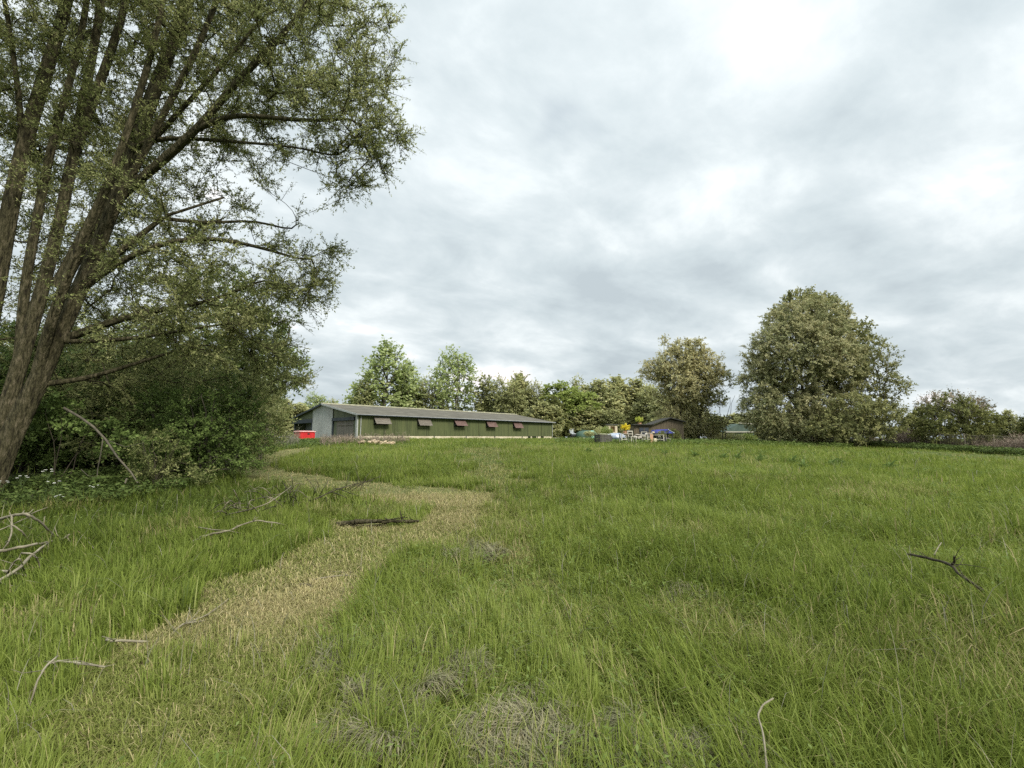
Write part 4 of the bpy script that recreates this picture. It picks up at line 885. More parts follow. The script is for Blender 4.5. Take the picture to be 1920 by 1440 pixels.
MB().box((.7, (PB + WID) / 2, 2.46), (1.3, WID - PB - .3, .05)).build('inner_ceiling', m_fascia, barn)
for t in (4.6, 9.4, 17.8, 23.7, 31.5): MB().box((t, -.052, (PL + EV) / 2), (.09, .03, EV - PL - .06)).build('joint_strip', m_joint, barn)
for t in (.25, LEN - .2): MB().tube([(t, -.11, EV - .08), (t, -.11, .1)], .04, 6).build('downpipe', m_trim, barn)
# flaps
def wall_t(px):
    u = (px - 960) / FPX * math.cos(TH); return (BX[0] - u * BX[1]) / (u * .741 - .672)
for k, px in enumerate((713, 793, 860, 919, 969)):
    t = wall_t(px); w = (1.95, 1.9, 1.9, 1.85, 1.85)[k]
    MB().box((t, -.045, 2.02), (w - .1, .03, .86)).build('window_opening', m_dark, barn)
    a = math.radians((38, 33, 41, 36, 30)[k]); f = MB(); hh = 1.05
    for q in range(6):
        c = -(q + .5) * hh / 6; f.box((t + .01 * ((q * 7) % 3), -.07 + c * math.sin(a), 2.50 + c * math.cos(a)), (w - .02 * (q % 2), .035, hh / 6 - .012), rot=(-a, 0, 0))
    for e in (-1, 1): f.box((t + e * (w / 2 - .15), -.035 - .5 * hh * math.sin(a), 2.50 - .5 * hh * math.cos(a)), (.08, .03, hh), rot=(-a, 0, 0))
    fl = f.build('window_flap', m_flapgrey if k < 2 else m_flapred, barn); fl['label'] = ('weathered grey window flap', 'weathered grey window flap', 'reddish window flap', 'reddish window flap', 'reddish window flap')[k]
    
    for e in (-1, 1): MB().tube([(t + e * (w / 2 - .1), -.05, 1.75), (t + e * (w / 2 - .1), -.07 - hh * .8 * math.sin(a), 2.50 - hh * .8 * math.cos(a))], .018, 5).build('prop_stay', m_trim, fl)
def bw(x, y, z): # barn local -> world
    c, s = math.cos(BA), math.sin(BA); return np.array([BX[0] + x * c - y * s, BX[1] + x * s + y * c, 1.40 + z])

# ------------------------------------------------------------------ red tank and log heap
m_red = mat_surface('red_plastic', (.42, .015, .018), (.55, .03, .035), 1.5, .45, .05, spec=.5)
m_redlid = mat_surface('faded_red_lid', (.55, .28, .27), (.68, .42, .40), 3, .6, .1)
m_black = mat_surface('black_plastic', (.012, .012, .013), (.03, .03, .032), 3, .5, .05, spec=.5)
p = base_at(571, 50); r_ = empty('red_tank', (p[0], p[1], p[2] - .05), .95); tag(r_, 'bright red plastic storage bin with a faded lid beside the barn gable', 'storage bin')
b = MB(); b.box((0, 0, .42), (1.75, 1.15, .84), taper=1.06, bev=.06); b.build('body', m_red, r_)
b = MB(); b.box((0, 0, .90), (1.92, 1.30, .10), bev=.04); b.box((0, 0, .96), (1.6, 1.0, .05), bev=.02); b.build('lid', m_redlid, r_)
b = MB(); b.box((.1, -.60, .66), (.24, .06, .16), bev=.02); b.build('latch', m_black, r_)
b = MB(); 
for x in (-.8, -.4, .4, .8): MB().box((x, -.60, .42), (.07, .05, .74), bev=.01).build('rib', m_red, r_)
m_log = mat_surface('split_log', (.26, .19, .12), (.46, .37, .25), 6, .9, .3)
def log_mesh():
    b = MB(); n = 9
    prof = [(math.cos(a) * .11 * (1 + .1 * math.sin(3 * a)), math.sin(a) * .09) for a in [i * math.pi / 5 for i in range(6)]] + [(-.05, -.03), (.04, -.05)]
    V = [(x, y0, z) for y0 in (-.24, .24) for x, z in prof]; m = len(prof)
    F = [(i, (i + 1) % m, m + (i + 1) % m, m + i) for i in range(m)] + [tuple(range(m))[::-1], tuple(range(m, 2 * m))]
    return b.add(V, F)
lg = None; rr = random.Random(5)
for k in range(44):
    t = rr.random(); px = 672 + 64 * rr.random() ** .8; layer = rr.random() ** 1.8
    w = max(0, 1 - abs((px - 702) / 36)); Yl = 33.5 + rr.uniform(-.5, .8); q = base_at(px, Yl)
    o = (lg if k else log_mesh().build('split_log', m_log))
    if k: o = lg.copy(); S.collection.objects.link(o)
    else: lg = o; tag(o, 'short pale split log lying in the tumbled heap before the barn', 'log', 'pale split logs heaped before the barn')
    o.location = (q[0], q[1], q[2] + .06 + layer * .26 * w); o.rotation_euler = (rr.uniform(-.6, .6), rr.uniform(-.5, .5), rr.uniform(0, 6.28)); s = rr.uniform(.6, 1.15); o.scale = (s, s * rr.uniform(.8, 1.3), s)

# ------------------------------------------------------------------ yard things on the right of the barn
def root_at(name, px, Y, rz, label, cat, group=None, dz=0): 
    if Y < 44: dz += .12
    p = base_at(px, Y); return tag(empty(name, (p[0], p[1], p[2] + dz), rz), label, cat, group)
m_glass = mat_surface('window_glass', (.30, .33, .36), (.42, .45, .47), 1, .15, 0, spec=.8)
m_glassdark = mat_surface('dark_glass', (.02, .025, .035), (.04, .045, .06), 1, .12, 0, spec=.8)
m_navy = mat_surface('dark_paint', (.02, .022, .03), (.04, .042, .05), 2, .35, 0, spec=.6)
m_rubber = mat_surface('tyre_rubber', (.012, .012, .012), (.025, .025, .025), 4, .85, .1)
m_tankgreen = mat_surface('dark_green_tank', (.03, .065, .045), (.06, .105, .075), 1.5, .6, .1)
m_mint = mat_surface('mint_green_panel', (.22, .44, .34), (.34, .56, .46), 2, .6, .1)
m_bluewhite = mat_surface('pale_car_paint', (.22, .26, .33), (.36, .40, .47), 2, .3, 0, spec=.6)
m_bluecar = mat_surface('blue_car_paint', (.05, .06, .34), (.08, .09, .45), 2, .3, 0, spec=.6)
m_bluedark = mat_surface('dark_blue_bumper', (.01, .025, .05), (.03, .05, .09), 2, .5, 0)
m_palepaint = mat_surface('weathered_white_wood', (.36, .34, .28), (.52, .49, .42), 6, .85, .2)
m_brownwood = mat_surface('brown_boards', (.095, .078, .052), (.155, .125, .085), 3, .9, .3, (3, 3, .4))
m_felt = mat_surface('roof_felt', (.03, .03, .028), (.06, .058, .05), 3, .9, .2)
m_cream = mat_surface('cream_board', (.50, .42, .30), (.62, .54, .40), 3, .9, .2)
m_slab = mat_surface('pale_rubble', (.32, .29, .25), (.50, .47, .41), 2.5, .95, .5)
m_terr = mat_surface('terracotta', (.40, .22, .13), (.55, .36, .24), 4, .85, .2)
m_board = mat_surface('grey_boards', (.055, .052, .045), (.10, .095, .082), 3, .9, .4, (3, 3, .5))
m_cover = mat_surface('pale_cover', (.42, .42, .30), (.58, .58, .44), 3, .8, .2)
def wheel(parent, x, y, r=.3, w=.2):
    g = empty('wheel', (x, y, r)); g.parent = parent
    MB().tube([(0, -w / 2, 0), (0, -w / 2 + .03, 0), (0, w / 2 - .03, 0), (0, w / 2, 0)], [r * .9, r, r, r * .9], 18).build('tyre', m_rubber, g, False)
    MB().tube([(0, -w / 2 - .012, 0), (0, w / 2 + .012, 0)], r * .52, 12).build('rim', m_trim, g, False)
def car(name, px, Y, rz, label, cat, paint, Lc=4.0, Wc=1.7, Hc=1.45, low=m_navy, dz=0):
    r = root_at(name, px, Y, rz, label, cat, dz=dz); y = Wc / 2
    def hull(prof, hw, top_in=0.0):
        zmax = max(p[1] for p in prof); zmin = min(p[1] for p in prof); V = []
        for s in (-1, 1):
            for x_, z_ in prof: V.append((x_, s * (hw - top_in * (z_ - zmin) / max(.01, zmax - zmin)), z_))
        m = len(prof); F = [tuple(range(m)), tuple(range(2 * m - 1, m - 1, -1))] + [((i + 1) % m, i, m + i, m + (i + 1) % m) for i in range(m)]
        return V, F
    h = Lc / 2
    MB().add(*hull([(-h, .42), (-h + .03, .78), (-h + .25, .92), (-h * .35, .98), (h * .55, .98), (h * .94, .86), (h, .6), (h - .05, .40)], y)).build('body', paint, r)
    MB().add(*hull([(-h + .02, .22), (-h, .415), (h - .05, .395), (h - .1, .22)], y - .03)).build('bumper', low, r)
    MB().add(*hull([(-h * .85, .985), (-h * .62, Hc - .10), (h * .12, Hc - .07), (h * .50, .985)], y - .06, .16)).build('window', m_glassdark, r)
    MB().add(*hull([(-h * .64, Hc - .095), (-h * .55, Hc), (h * .02, Hc), (h * .14, Hc - .065)], y - .20)).build('roof', paint, r)
    for sx in (-1, 1):
        for sy in (-1, 1): wheel(r, sx * h * .63, sy * (y - .08))
    for sy in (-1, 1): MB().box((-h + .0, sy * y * .68, .68), (.06, .3, .14), bev=.02).build('headlight', m_glass, r)
    return r
# utility buggy
u = root_at('utility_buggy', 1068, 88, 2.2, 'dark open sided utility buggy with a thin flat roof in front of the wood', 'buggy')
MB().box((0, 0, .62), (2.6, 1.35, .42), bev=.08).build('body', m_navy, u)
MB().box((-1.0, 0, .90), (.62, 1.25, .22), bev=.08).build('bonnet', m_glass, u)
MB().box((-.62, 0, 1.42), (.04, 1.15, .80), rot=(0, .25, 0)).build('windscreen', m_glass, u)
MB().box((.1, 0, 1.93), (1.6, 1.3, .06), bev=.02).build('roof', m_cover, u)
for sx, sy in ((-.5, 1), (-.5, -1), (.8, 1), (.8, -1)): MB().tube([(sx, sy * .58, .8), (sx + (.12 if sx < 0 else 0), sy * .6, 1.92)], .03, 6).build('roof_pillar', m_black, u)
MB().box((.25, 0, 1.0), (.5, 1.1, .18), bev=.04).box((.5, 0, 1.3), (.14, 1.1, .5), bev=.04).build('seat', m_black, u)
MB().box((1.15, 0, .9), (.9, 1.3, .22)).build('cargo_tray', m_black, u)
for sx in (-.85, .9):
    for sy in (-.62, .62): wheel(u, sx, sy, .31, .24)
# trailer/low dark thing behind it
tr = root_at('flat_trailer', 1083, 89, .3, 'low dark flat trailer parked between the buggy and the green tank', 'trailer')
MB().box((0, 0, .55), (2.0, 1.3, .12)).box((0, .62, .75), (2.0, .05, .3)).box((0, -.62, .75), (2.0, .05, .3)).build('bed', m_black, tr); MB().tube([(-1, 0, .55), (-1.7, 0, .45)], .04, 6).build('drawbar', m_black, tr)
for sy in (-.7, .7): wheel(tr, 0, sy, .3, .18)
# green tank with mint end
gt = root_at('green_tank', 1101, 84, 0, 'dark green rounded tank with a mint coloured end panel', 'tank')
b = MB(); V = []; 
xs = [-2.1, -1.95, -1.5, -.9, -.2, .35]; rs = [.35, .75, 1.05, 1.2, 1.25, 1.22]
b.tube([(x, 0, .35) for x in xs], rs, 20); b.build('tank_shell', m_tankgreen, gt, True)
MB().tube([(.36, 0, .5), (.9, 0, .52), (1.5, -.1, .52), (1.62, -.1, .5)], [1.0, 1.02, .95, .6], 16).build('end_panel', m_mint, gt, True)
MB().box((-.9, -.1, 1.62), (.5, .4, .12), bev=.03).build('hatch', m_tankgreen, gt)
MB().box((-.6, -1.1, .12), (2.0, .2, .3)).build('cradle', m_slab, gt)
# compost box
cb = root_at('compost_box', 1130, 36, .5, 'dark boarded compost box with a pale lid standing in the field edge', 'box')
b = MB()
for k in range(4):
    for s in (-1, 1): b.box((0, s * .34, .08 + k * .145), (1.1, .03, .13)); b.box((s * .54, 0, .08 + k * .145), (.03, .66, .13))
b.build('side_boards', m_board, cb)
for sx in (-1, 1):
    for sy in (-1, 1): MB().box((sx * .50, sy * .30, .30), (.06, .06, .64)).build('corner_post', m_board, cb)
MB().box((0, 0, .645), (1.2, .8, .035), rot=(.03, .02, 0)).build('lid', m_cover, cb)
cb2 = root_at('plant_crate', 1141, 37.5, .2, 'small dark weathered crate tucked against the right of the compost box', 'crate')
b = MB(); 
for k in range(3):
    for s in (-1, 1): b.box((0, s * .2, .08 + k * .15), (.5, .025, .13)); b.box((s * .24, 0, .08 + k * .15), (.025, .4, .13))
b.build('side_boards', m_board, cb2); MB().box((0, 0, .34), (.45, .36, .05)).build('soil', m_shaded_litter, cb2)
# pale car behind
cv = root_at('covered_heap', 1154, 41, .15, 'low hump under a pale bluish sheet beside the flower table', 'covered heap')
b = MB(); V = []; F = []; na, nb = 20, 7; r = random.Random(6)
for j in range(nb):
    t = j / (nb - 1)
    for k in range(na):
        a = 2 * math.pi * k / na; w = 1 - .12 * math.sin(a * 5 + j) * (1 - t); rr_ = math.cos(t * math.pi / 2) ** .6; V.append((math.cos(a) * .85 * rr_ * w + .12 * t, math.sin(a) * .5 * rr_ * w, .26 + .42 * math.sin(t * math.pi / 2) + .01 * math.sin(a * 7)))
for j in range(nb - 1):
    for k in range(na): F.append((j * na + k, j * na + (k + 1) % na, (j + 1) * na + (k + 1) % na, (j + 1) * na + k))
b.add(V, F).build('sheet', m_bluewhite, cv, True); MB().tube([(0, 0, -.05), (0, 0, .05), (0, 0, .27)], [.55, .60, .57], 16).build('base', m_bluedark, cv, True)
sc_ = root_at('blue_shelter', 1243, 43, .02, 'low blue covered shelter with dark side panels over the black planter', 'shelter')
def prism(prof, y0, y1): m = len(prof); V = [(x, y, z) for y in (y0, y1) for x, z in prof]; return V, [tuple(range(m)), tuple(range(2 * m - 1, m - 1, -1))] + [((i + 1) % m, i, m + i, m + (i + 1) % m) for i in range(m)]
MB().add(*prism([(-.85, .72), (-.72, 1.06), (.35, 1.09), (.95, .72)], -.4, .9)).build('canopy', m_bluecar, sc_)
MB().box((-.12, -.41, .88), (.34, .02, .22)).build('side_panel', m_glassdark, sc_); MB().box((.28, -.41, .88), (.30, .02, .22)).build('side_panel', m_glassdark, sc_)
MB().tube([(.34, -.42, 1.09), (.97, -.42, .73)], .028, 6).build('edge_trim', m_bluewhite, sc_); MB().box((-.98, -.2, .80), (.2, .3, .16), bev=.02).build('end_box', m_cream, sc_)
for sx in (-.75, .8):
    for sy in (-.35, .85): MB().box((sx, sy, .34), (.06, .06, .76)).build('post', m_black, sc_)
MB().box((0, .6, .36), (1.5, .04, .7)).build('back_panel', m_black, sc_)
# tables / frames
def table(name, px, Y, rz, w, d_, h, label, mat=m_palepaint, dz=0):
    t = root_at(name, px, Y, rz, label, 'table', dz=dz); b = MB()
    for k in range(5): b.box((0, -d_ / 2 + (k + .5) * d_ / 5, h), (w, d_ / 5 - .012, .035))
    b.build('table_top', mat, t)
    for sx in (-1, 1):
        for sy in (-1, 1): MB().box((sx * (w / 2 - .08), sy * (d_ / 2 - .06), h / 2 - .02), (.07, .07, h), rot=(0, sx * -.05, 0)).build('leg', mat, t)
    MB().box((0, -d_ / 2 + .03, .2), (w - .15, .04, .05)).box((0, d_ / 2 - .03, .2), (w - .15, .04, .05)).build('stretcher', mat, t); return t
table('garden_table', 1170, 37.5, .12, .72, .6, .66, 'small pale table carrying the terracotta pot of yellow flowers')
table('work_table', 1228, 39, -.05, 1.5, .6, .58, 'long low pale table before the brown hut')
def chair(name, px, Y, rz, label, s=1.0):
    t = root_at(name, px, Y, rz, label, 'chair')
    MB().box((0, 0, .44), (.5, .48, .04), bev=.01).build('seat', m_palepaint, t)
    for sx in (-1, 1): 
        MB().box((sx * .22, -.21, .22), (.05, .05, .44)).build('leg', m_palepaint, t); MB().box((sx * .22, .22, .45), (.05, .05, .92), rot=(-.10, 0, 0)).build('leg', m_palepaint, t)
    MB().box((0, .26, .88), (.46, .04, .07)).box((0, .24, .66), (.46, .035, .04)).build('backrest', m_palepaint, t); t.scale = (s, s, s); return t
chair('garden_chair', 1185, 37.2, .35, 'open backed pale wooden chair right of the flower table', 1.02)
chair('garden_stool', 1253, 40, 1.3, 'pale wooden chair at the right of the dark planters under the willow', .7)
# flower pots with yellow shrubs
def yellow(name, px, Y, z, rad, mat, label, seed, pot=True):
    b = base_at(px, Y); r = np.random.default_rng(seed); t = empty(name, (b[0], b[1], b[2] + z)); tag(t, label, 'flowering plant')
    if pot: MB().tube([(0, 0, 0), (0, 0, .02), (0, 0, .30), (0, 0, .34), (0, 0, .341)], [.12, .14, .20, .22, .18], 14).build('pot', m_terr, t, False)
    st = MB(); zc = .34 + rad * .8
    for k in range(9):
        a = r.uniform(0, 6.28); st.tube([(0, 0, .25), (math.cos(a) * rad * .4, math.sin(a) * rad * .4, zc * .8), (math.cos(a) * rad * .8, math.sin(a) * rad * .8, zc + r.uniform(-.1, .2))], .008, 4)
    st.build('stem', m_stem, t)
    n = 900; d = r.normal(size=(n, 3)); d = unit(d) * (r.random(n)[:, None] ** .4); P = d * np.array([rad, rad, rad * .72]) * (.75 + .35 * np.sin(d[:, :1] * 9 + seed)) + np.array([0, 0, zc])
    dv = unit(r.normal(size=(n, 3))); nv = unit(np.cross(dv, r.normal(size=(n, 3)))); l_ = r.uniform(.05, .10, n)[:, None]
    V = np.stack([P, P + dv * l_ * .5 + nv * l_ * .4, P + dv * l_, P + dv * l_ * .5 - nv * l_ * .4], 1).reshape(-1, 3)
    np_obj('blooms', np_mesh(name, V, np.arange(len(V)).reshape(-1, 4), attrs=dict(tint=np.repeat(r.random(n), 4))), mat, t)
yellow('yellow_flowers', 1173, 37.6, .68, .40, m_yellow, 'golden yellow flower ball in a pot on the pale table', 1)
yellow('lime_plant', 1200, 47, 1.55, .42, m_lime, 'lime yellow plant showing above the flat hut roof', 2)
# small hut with square window
h1 = root_at('small_hut', 1147, 70, .1, 'little cream fronted hut with one dark square window under the wood', 'hut', dz=.5)
b = MB(); b.box((-.55, 0, .9), (.35, 1.2, 1.6)); b.box((.55, 0, .9), (.35, 1.2, 1.6)); b.box((0, 0, .35), (.75, 1.2, .5)); b.box((0, 0, 1.6), (.75, 1.2, .2)); b.build('wall', m_cream, h1)
MB().box((0, .1, 1.05), (.75, .05, .9)).build('window', m_terr, h1); MB().box((.1, 0, 1.76), (1.9, 1.5, .07), rot=(.06, 0, 0)).build('roof', m_felt, h1)
# brown hut, flat part and pitched part
h2 = root_at('brown_hut', 1228, 46.5, .03, 'brown boarded hut with a dark felt roof stepping up to the right', 'hut')
def boards(x0, x1, z0, zt0, zt1, y=0, name='wall', mat=m_brownwood):
    b = MB(); n = int((x1 - x0) / .16)
    for k in range(n):
        xa = x0 + (x1 - x0) * k / n; xb = x0 + (x1 - x0) * (k + 1) / n - .012; za, zb = zt0 + (zt1 - zt0) * k / n, zt0 + (zt1 - zt0) * (k + 1) / n; o = .01 * (k % 2)
        b.add([(xa, y - o, z0), (xb, y - o, z0), (xb, y - o, zb), (xa, y - o, za), (xa, y + .06, z0), (xb, y + .06, z0), (xb, y + .06, zb), (xa, y + .06, za)], [(0, 1, 2, 3), (7, 6, 5, 4), (0, 4, 5, 1), (3, 2, 6, 7), (1, 5, 6, 2), (4, 0, 3, 7)])
    return b.build(name, mat, h2)
boards(-2.1, -.25, -.2, 1.62, 1.62); boards(-.25, 1.6, -.2, 1.62, 2.25, -.02); boards(1.6, 3.0, -.2, 2.25, 1.9, -.02)
for x in (-2.1, 3.0): 
    MB().box((x, 1.4, .7), (.06, 2.7, 1.8)).build('wall', m_brownwood, h2)
b = MB(); b.box((-1.2, 1.1, 1.70), (2.1, 2.9, .10)); b.build('roof', m_felt, h2)
MB().box((.62, 1.1, 2.05), (2.1, 2.9, .09), rot=(0, -.335, 0)).build('roof', m_felt, h2); MB().box((2.35, 1.1, 2.2), (1.6, 2.9, .09), rot=(0, .25, 0)).build('roof', m_felt, h2)
wn = MB().box((-1.1, -.03, 1.15), (.95, .04, .5)).build('window', m_glassdark, h2); MB().box((-1.1, -.06, 1.15), (.06, .03, .5)).box((-1.1, -.06, .88), (1.05, .03, .05)).box((-1.1, -.06, 1.42), (1.05, .03, .05)).build('frame', m_brownwood, wn)
# pale rubble / slab stack, white frames with dark panes, planters
def slabs(name, px, Y, label, seed, n=12, w=1.3, mat=m_slab):
    t = root_at(name, px, Y, .1, label, 'slab pile'); r = random.Random(seed); b = MB()
    for k in range(n): b.box((r.uniform(-w / 2, w / 2), r.uniform(-.2, .2), .08 + .5 * r.random() ** 1.4), (r.uniform(.2, .5), r.uniform(.2, .4), r.uniform(.08, .28)), rot=(r.uniform(-.3, .3), r.uniform(-.4, .4), r.uniform(0, 3)), bev=.02)
    o = b.build('slab', mat, t); return t
slabs('rubble_pile', 1201, 40, 'pale stone slabs tumbled together between chair and low table', 3, 16, 1.1)
slabs('stone_pile', 1240, 41.5, 'pale stones at the right end of the long low table', 9, 7, .6)
def framebox(name, px, Y, w, h, z, label, cat, rz=0, mat=m_palepaint):
    t = root_at(name, px, Y, rz, label, cat); b = MB()
    for s in (-1, 1): b.box((s * w / 2, 0, z + h / 2), (.05, .05, h + .05)); b.box((0, 0, z + h / 2 + s * h / 2), (w - .052, .05, .05))
    b.build('frame', mat, t); MB().box((0, .03, z + h / 2), (w - .06, .02, h - .06)).build('pane', m_glassdark, t); return t
framebox('old_window', 1208, 43, .5, .4, .42, 'small old window frame with dark glass left of the long table', 'window frame')
framebox('old_window', 1217, 42.6, .6, .34, .36, 'wide old window frame leaning behind the long low table', 'window frame', .1)
framebox('rabbit_hutch', 1165, 41, .55, .5, .1, 'dark opening of a pale hutch seen below the flower table', 'hutch')
pl = root_at('plank_stack', 1222, 37.5, .2, 'upright pale pinkish planks leaning right of the long low table', 'planks'); b = MB()
for k in range(4): b.box((-.1 + k * .07, .02 * k, .36), (.06, .03, .75 - .05 * k), rot=(0, .05 * (k - 1.5), 0))
b.build('plank', m_terr, pl)
b = MB(); b.box((.28, 0, .16), (.26, .2, .32), rot=(0, .2, 0), bev=.02); b.build('block', m_cream, pl)
pt = root_at('dark_planter', 1240, 39, 0, 'black planter trough filled with leafy green plants under the blue car', 'planter'); MB().box((0, 0, .2), (.75, .4, .4), taper=1.1, bev=.03).build('trough', m_black, pt)
def shrublet(parent, zc, rad, n, mat, seed, sz=.09):
    r = np.random.default_rng(seed); d = unit(r.normal(size=(n, 3))) * (r.random(n)[:, None] ** .4); P = d * np.array(rad) + np.array([0, 0, zc]); dv = unit(r.normal(size=(n, 3)) + np.array([0, 0, .4])); nv = unit(np.cross(dv, r.normal(size=(n, 3)))); l_ = r.uniform(.6, 1.2, n)[:, None] * sz
    V = np.stack([P, P + dv * l_ * .5 + nv * l_ * .3, P + dv * l_, P + dv * l_ * .5 - nv * l_ * .3], 1).reshape(-1, 3)
    np_obj('foliage', np_mesh('foliage', V, np.arange(len(V)).reshape(-1, 4), attrs=dict(tint=np.repeat(r.random(n), 4))), mat, parent)
shrublet(pt, .6, (.5, .3, .35), 700, m_wood4, 5)
for i, (px, Y, lab) in enumerate(((1106, 80, 'small rounded shrub in front of the green tank'), (1125, 62, 'pale green shrub left of the little cream hut'), (1138, 60, 'pale green shrub under the cream hut window'), (1352, 52, 'low pale green shrub left of the green cabin'), (1375, 50, 'low pale green shrub before the green cabin wall'), (1400, 51, 'low pale green shrub hiding the right end of the cabin'), (1262, 46, 'dark shrub right of the brown hut'))):
    t = root_at('yard_shrub', px, Y, 0, lab, 'shrub', 'low shrubs of the yard'); st = MB()
    for k in range(5): st.tube([(0, 0, -.05), (math.cos(k * 1.3) * .3, math.sin(k * 1.3) * .3, .9)], .012, 4)
    st.build('stem', m_stem, t); shrublet(t, .9 if i < 3 else .45, ((1.1, .6, .5), (.9, .8, .9), (.9, .8, .9), (1.2, .8, .5), (1.3, .8, .55), (1.2, .8, .55), (.8, .7, .9))[i], 1500, (m_wood1, m_wood1, m_wood2, m_wood1, m_wood1, m_wood2, m_wood4)[i], 20 + i, .16)
st = root_at('stone_slab', 1042, 74, .5, 'flat pale slab lying on the grass at the right corner of the barn', 'slab'); MB().box((0, 0, .1), (1.1, .6, .12), bev=.03).build('slab', m_slab, st)
# green cabin with white fascia boards
gc = root_at('green_cabin', 1388, 62, -.02, 'dark green cabin roof with white eaves board in the gap between the trees', 'cabin', dz=-.45)
m_cabgreen = mat_surface('cabin_green', (.035, .06, .045), (.06, .09, .07), 2, .7, .1)
MB().add([(-2.0, 0, 1.75), (2.2, 0, 1.75), (2.2, 3, 1.75), (-2.0, 3, 1.75), (.0, .2, 2.85), (2.2, .2, 2.75), (2.2, 2.8, 2.75), (0, 2.8, 2.85)], [(3, 2, 1, 0), (4, 5, 6, 7), (0, 1, 5, 4), (1, 2, 6, 5), (2, 3, 7, 6), (3, 0, 4, 7)]).build('roof', m_cabgreen, gc)
MB().box((0, -.06, 1.72), (4.0, .06, .13)).build('eaves_board', m_palepaint, gc); MB().box((1.05, .1, 2.86), (2.2, .1, .12), rot=(0, .06, 0)).build('ridge_board', m_palepaint, gc)
MB().box((.1, 1.5, .8), (3.8, 2.8, 1.7)).build('wall', m_cabgreen, gc); MB().box((.6, .07, 1.1), (.8, .04, .8)).build('window', m_glassdark, gc)

# ------------------------------------------------------------------ net fence on the right
m_net = mat_surface('faded_net', (.15, .12, .095), (.24, .20, .165), 4, .9, 0)
fa, fb = base_at(1600, 43), base_at(2050, 30); nf = empty('net_fence', fa, math.atan2(fb[1] - fa[1], fb[0] - fa[0])); tag(nf, 'sagging brown net fence on thin posts along the right field edge', 'fence')
FL = math.hypot(*(fb - fa)[:2]); cfa, sfa = math.cos(nf.rotation_euler[2]), math.sin(nf.rotation_euler[2])
def fz(t): return ground_at(fa[0] + cfa * t, fa[1] + sfa * t) - fa[2]
npst = 9; top = []
for k in range(npst + 1):
    t = FL * k / npst; lean = .06 * math.sin(k * 2.2); MB().tube([(t, 0, fz(t) - .2), (t + lean, .02, fz(t) + 1.42)], [.035, .03], 6).build('post', m_deadwood, nf, True)
xs = np.linspace(0, FL, npst * 10 + 1)
def sag(t, f): 
    q = (t / FL * npst) % 1; return fz(t) + f * (1.36 - .16 * 4 * q * (1 - q) * .6) + .012 * math.sin(t * 5)
b = MB(); b.tube([(t, -.03, sag(t, 1)) for t in xs], .016, 5); b.build('top_rope', m_palewood, nf)
b = MB()
for f in np.linspace(.04, .96, 15): 
    pts = [(t, -.03 + .03 * math.sin(t * 2 + f * 5), sag(t, f)) for t in xs]
    for i in range(len(pts) - 1):
        (x0, y0, z0), (x1, y1, z1) = pts[i], pts[i + 1]; b.add([(x0, y0, z0 - .005), (x1, y1, z1 - .005), (x1, y1, z1 + .005), (x0, y0, z0 + .005)], [(0, 1, 2, 3)])
for t in np.arange(.05, FL, .09):
    x0 = t; b.add([(x0 - .005, -.02, sag(t, .02)), (x0 + .005, -.02, sag(t, .02)), (x0 + .005, -.035, sag(t, .5)), (x0 - .005, -.035, sag(t, .5)), (x0 + .005, -.03, sag(t, .98)), (x0 - .005, -.03, sag(t, .98))], [(0, 1, 2, 3), (3, 2, 4, 5)])
b.build('netting', m_net, nf)

# ------------------------------------------------------------------ fallen branches
def branch(name, lines, mat, label, cat='branch', group=None, seed=0):
    """lines: list of (pts[(px,py,height)], r0, r1); first point is the root"""
    r = np.random.default_rng(seed); W_ = [[gp(a, b, h) for a, b, h in pts] for pts, _, _ in lines]; o = W_[0][0]; M_ = MB()
    for wp, (_, r0, r1) in zip(W_, lines):
        wp = np.array(wp) - o; n = len(wp); t = np.arange(n); tt = np.linspace(0, n - 1, (n - 1) * 4 + 1)
        P = np.stack([np.interp(tt, t, wp[:, k]) for k in range(3)], 1)
        for _ in range(2): P[1:-1] = .25 * P[:-2] + .5 * P[1:-1] + .25 * P[2:]
        if r0 > .004:
            for q in range(max(2, len(P) // 4)):
                i = int(r.integers(1, len(P) - 1)); e = P[i] + r.normal(0, .075, 3) + np.array([0, 0, .03]); M_.tube([P[i], (P[i] + e) / 2 + r.normal(0, .01, 3), e], [r0 * .4, r0 * .3, r0 * .15], 4)
        P[1:-1] += r.normal(0, r0 * .16, (len(P) - 2, 3)); M_.tube(P, list(np.linspace(r0, r1, len(P)) * r.uniform(.85, 1.15, len(P))), 7)
    ob = M_.build(name, mat, None, True); ob.location = tuple(o); tag(ob, label, cat, group); return ob
branch('fallen_branch', [([(-60, 985, .30), (0, 974, .42), (25, 966, .50), (50, 963, .55), (70, 975, .45), (90, 993, .30), (105, 1012, .12)], .020, .010), ([(-60, 1045, .15), (0, 1035, .2), (45, 1025, .25), (88, 1018, .2), (105, 1012, .12), (125, 1010, .2), (130, 1002, .25)], .019, .007), ([(-40, 1110, .05), (30, 1072, .15), (60, 1040, .22), (90, 1018, .2)], .018, .01),
    ([(-60, 1080, .1), (0, 1070, .12), (40, 1078, .08), (68, 1085, .03)], .018, .008), ([(22, 966, .5), (22, 988, .4), (20, 1010, .3), (5, 1032, .2)], .010, .006), ([(22, 985, .42), (40, 995, .35), (50, 1008, .25), (50, 1020, .1)], .009, .005), ([(40, 1038, .3), (60, 1038, .3), (72, 1050, .2), (75, 1068, .1), (70, 1078, .05)], .008, .005), ([(-40, 1003, .3), (0, 995, .35), (30, 980, .4), (60, 968, .4)], .008, .004), ([(15, 1075, .1), (25, 1055, .22), (38, 1046, .28), (45, 1070, .1)], .009, .005)],
    m_palewood, 'bleached curling dead branch arching out of the grass at the left picture edge', seed=1)
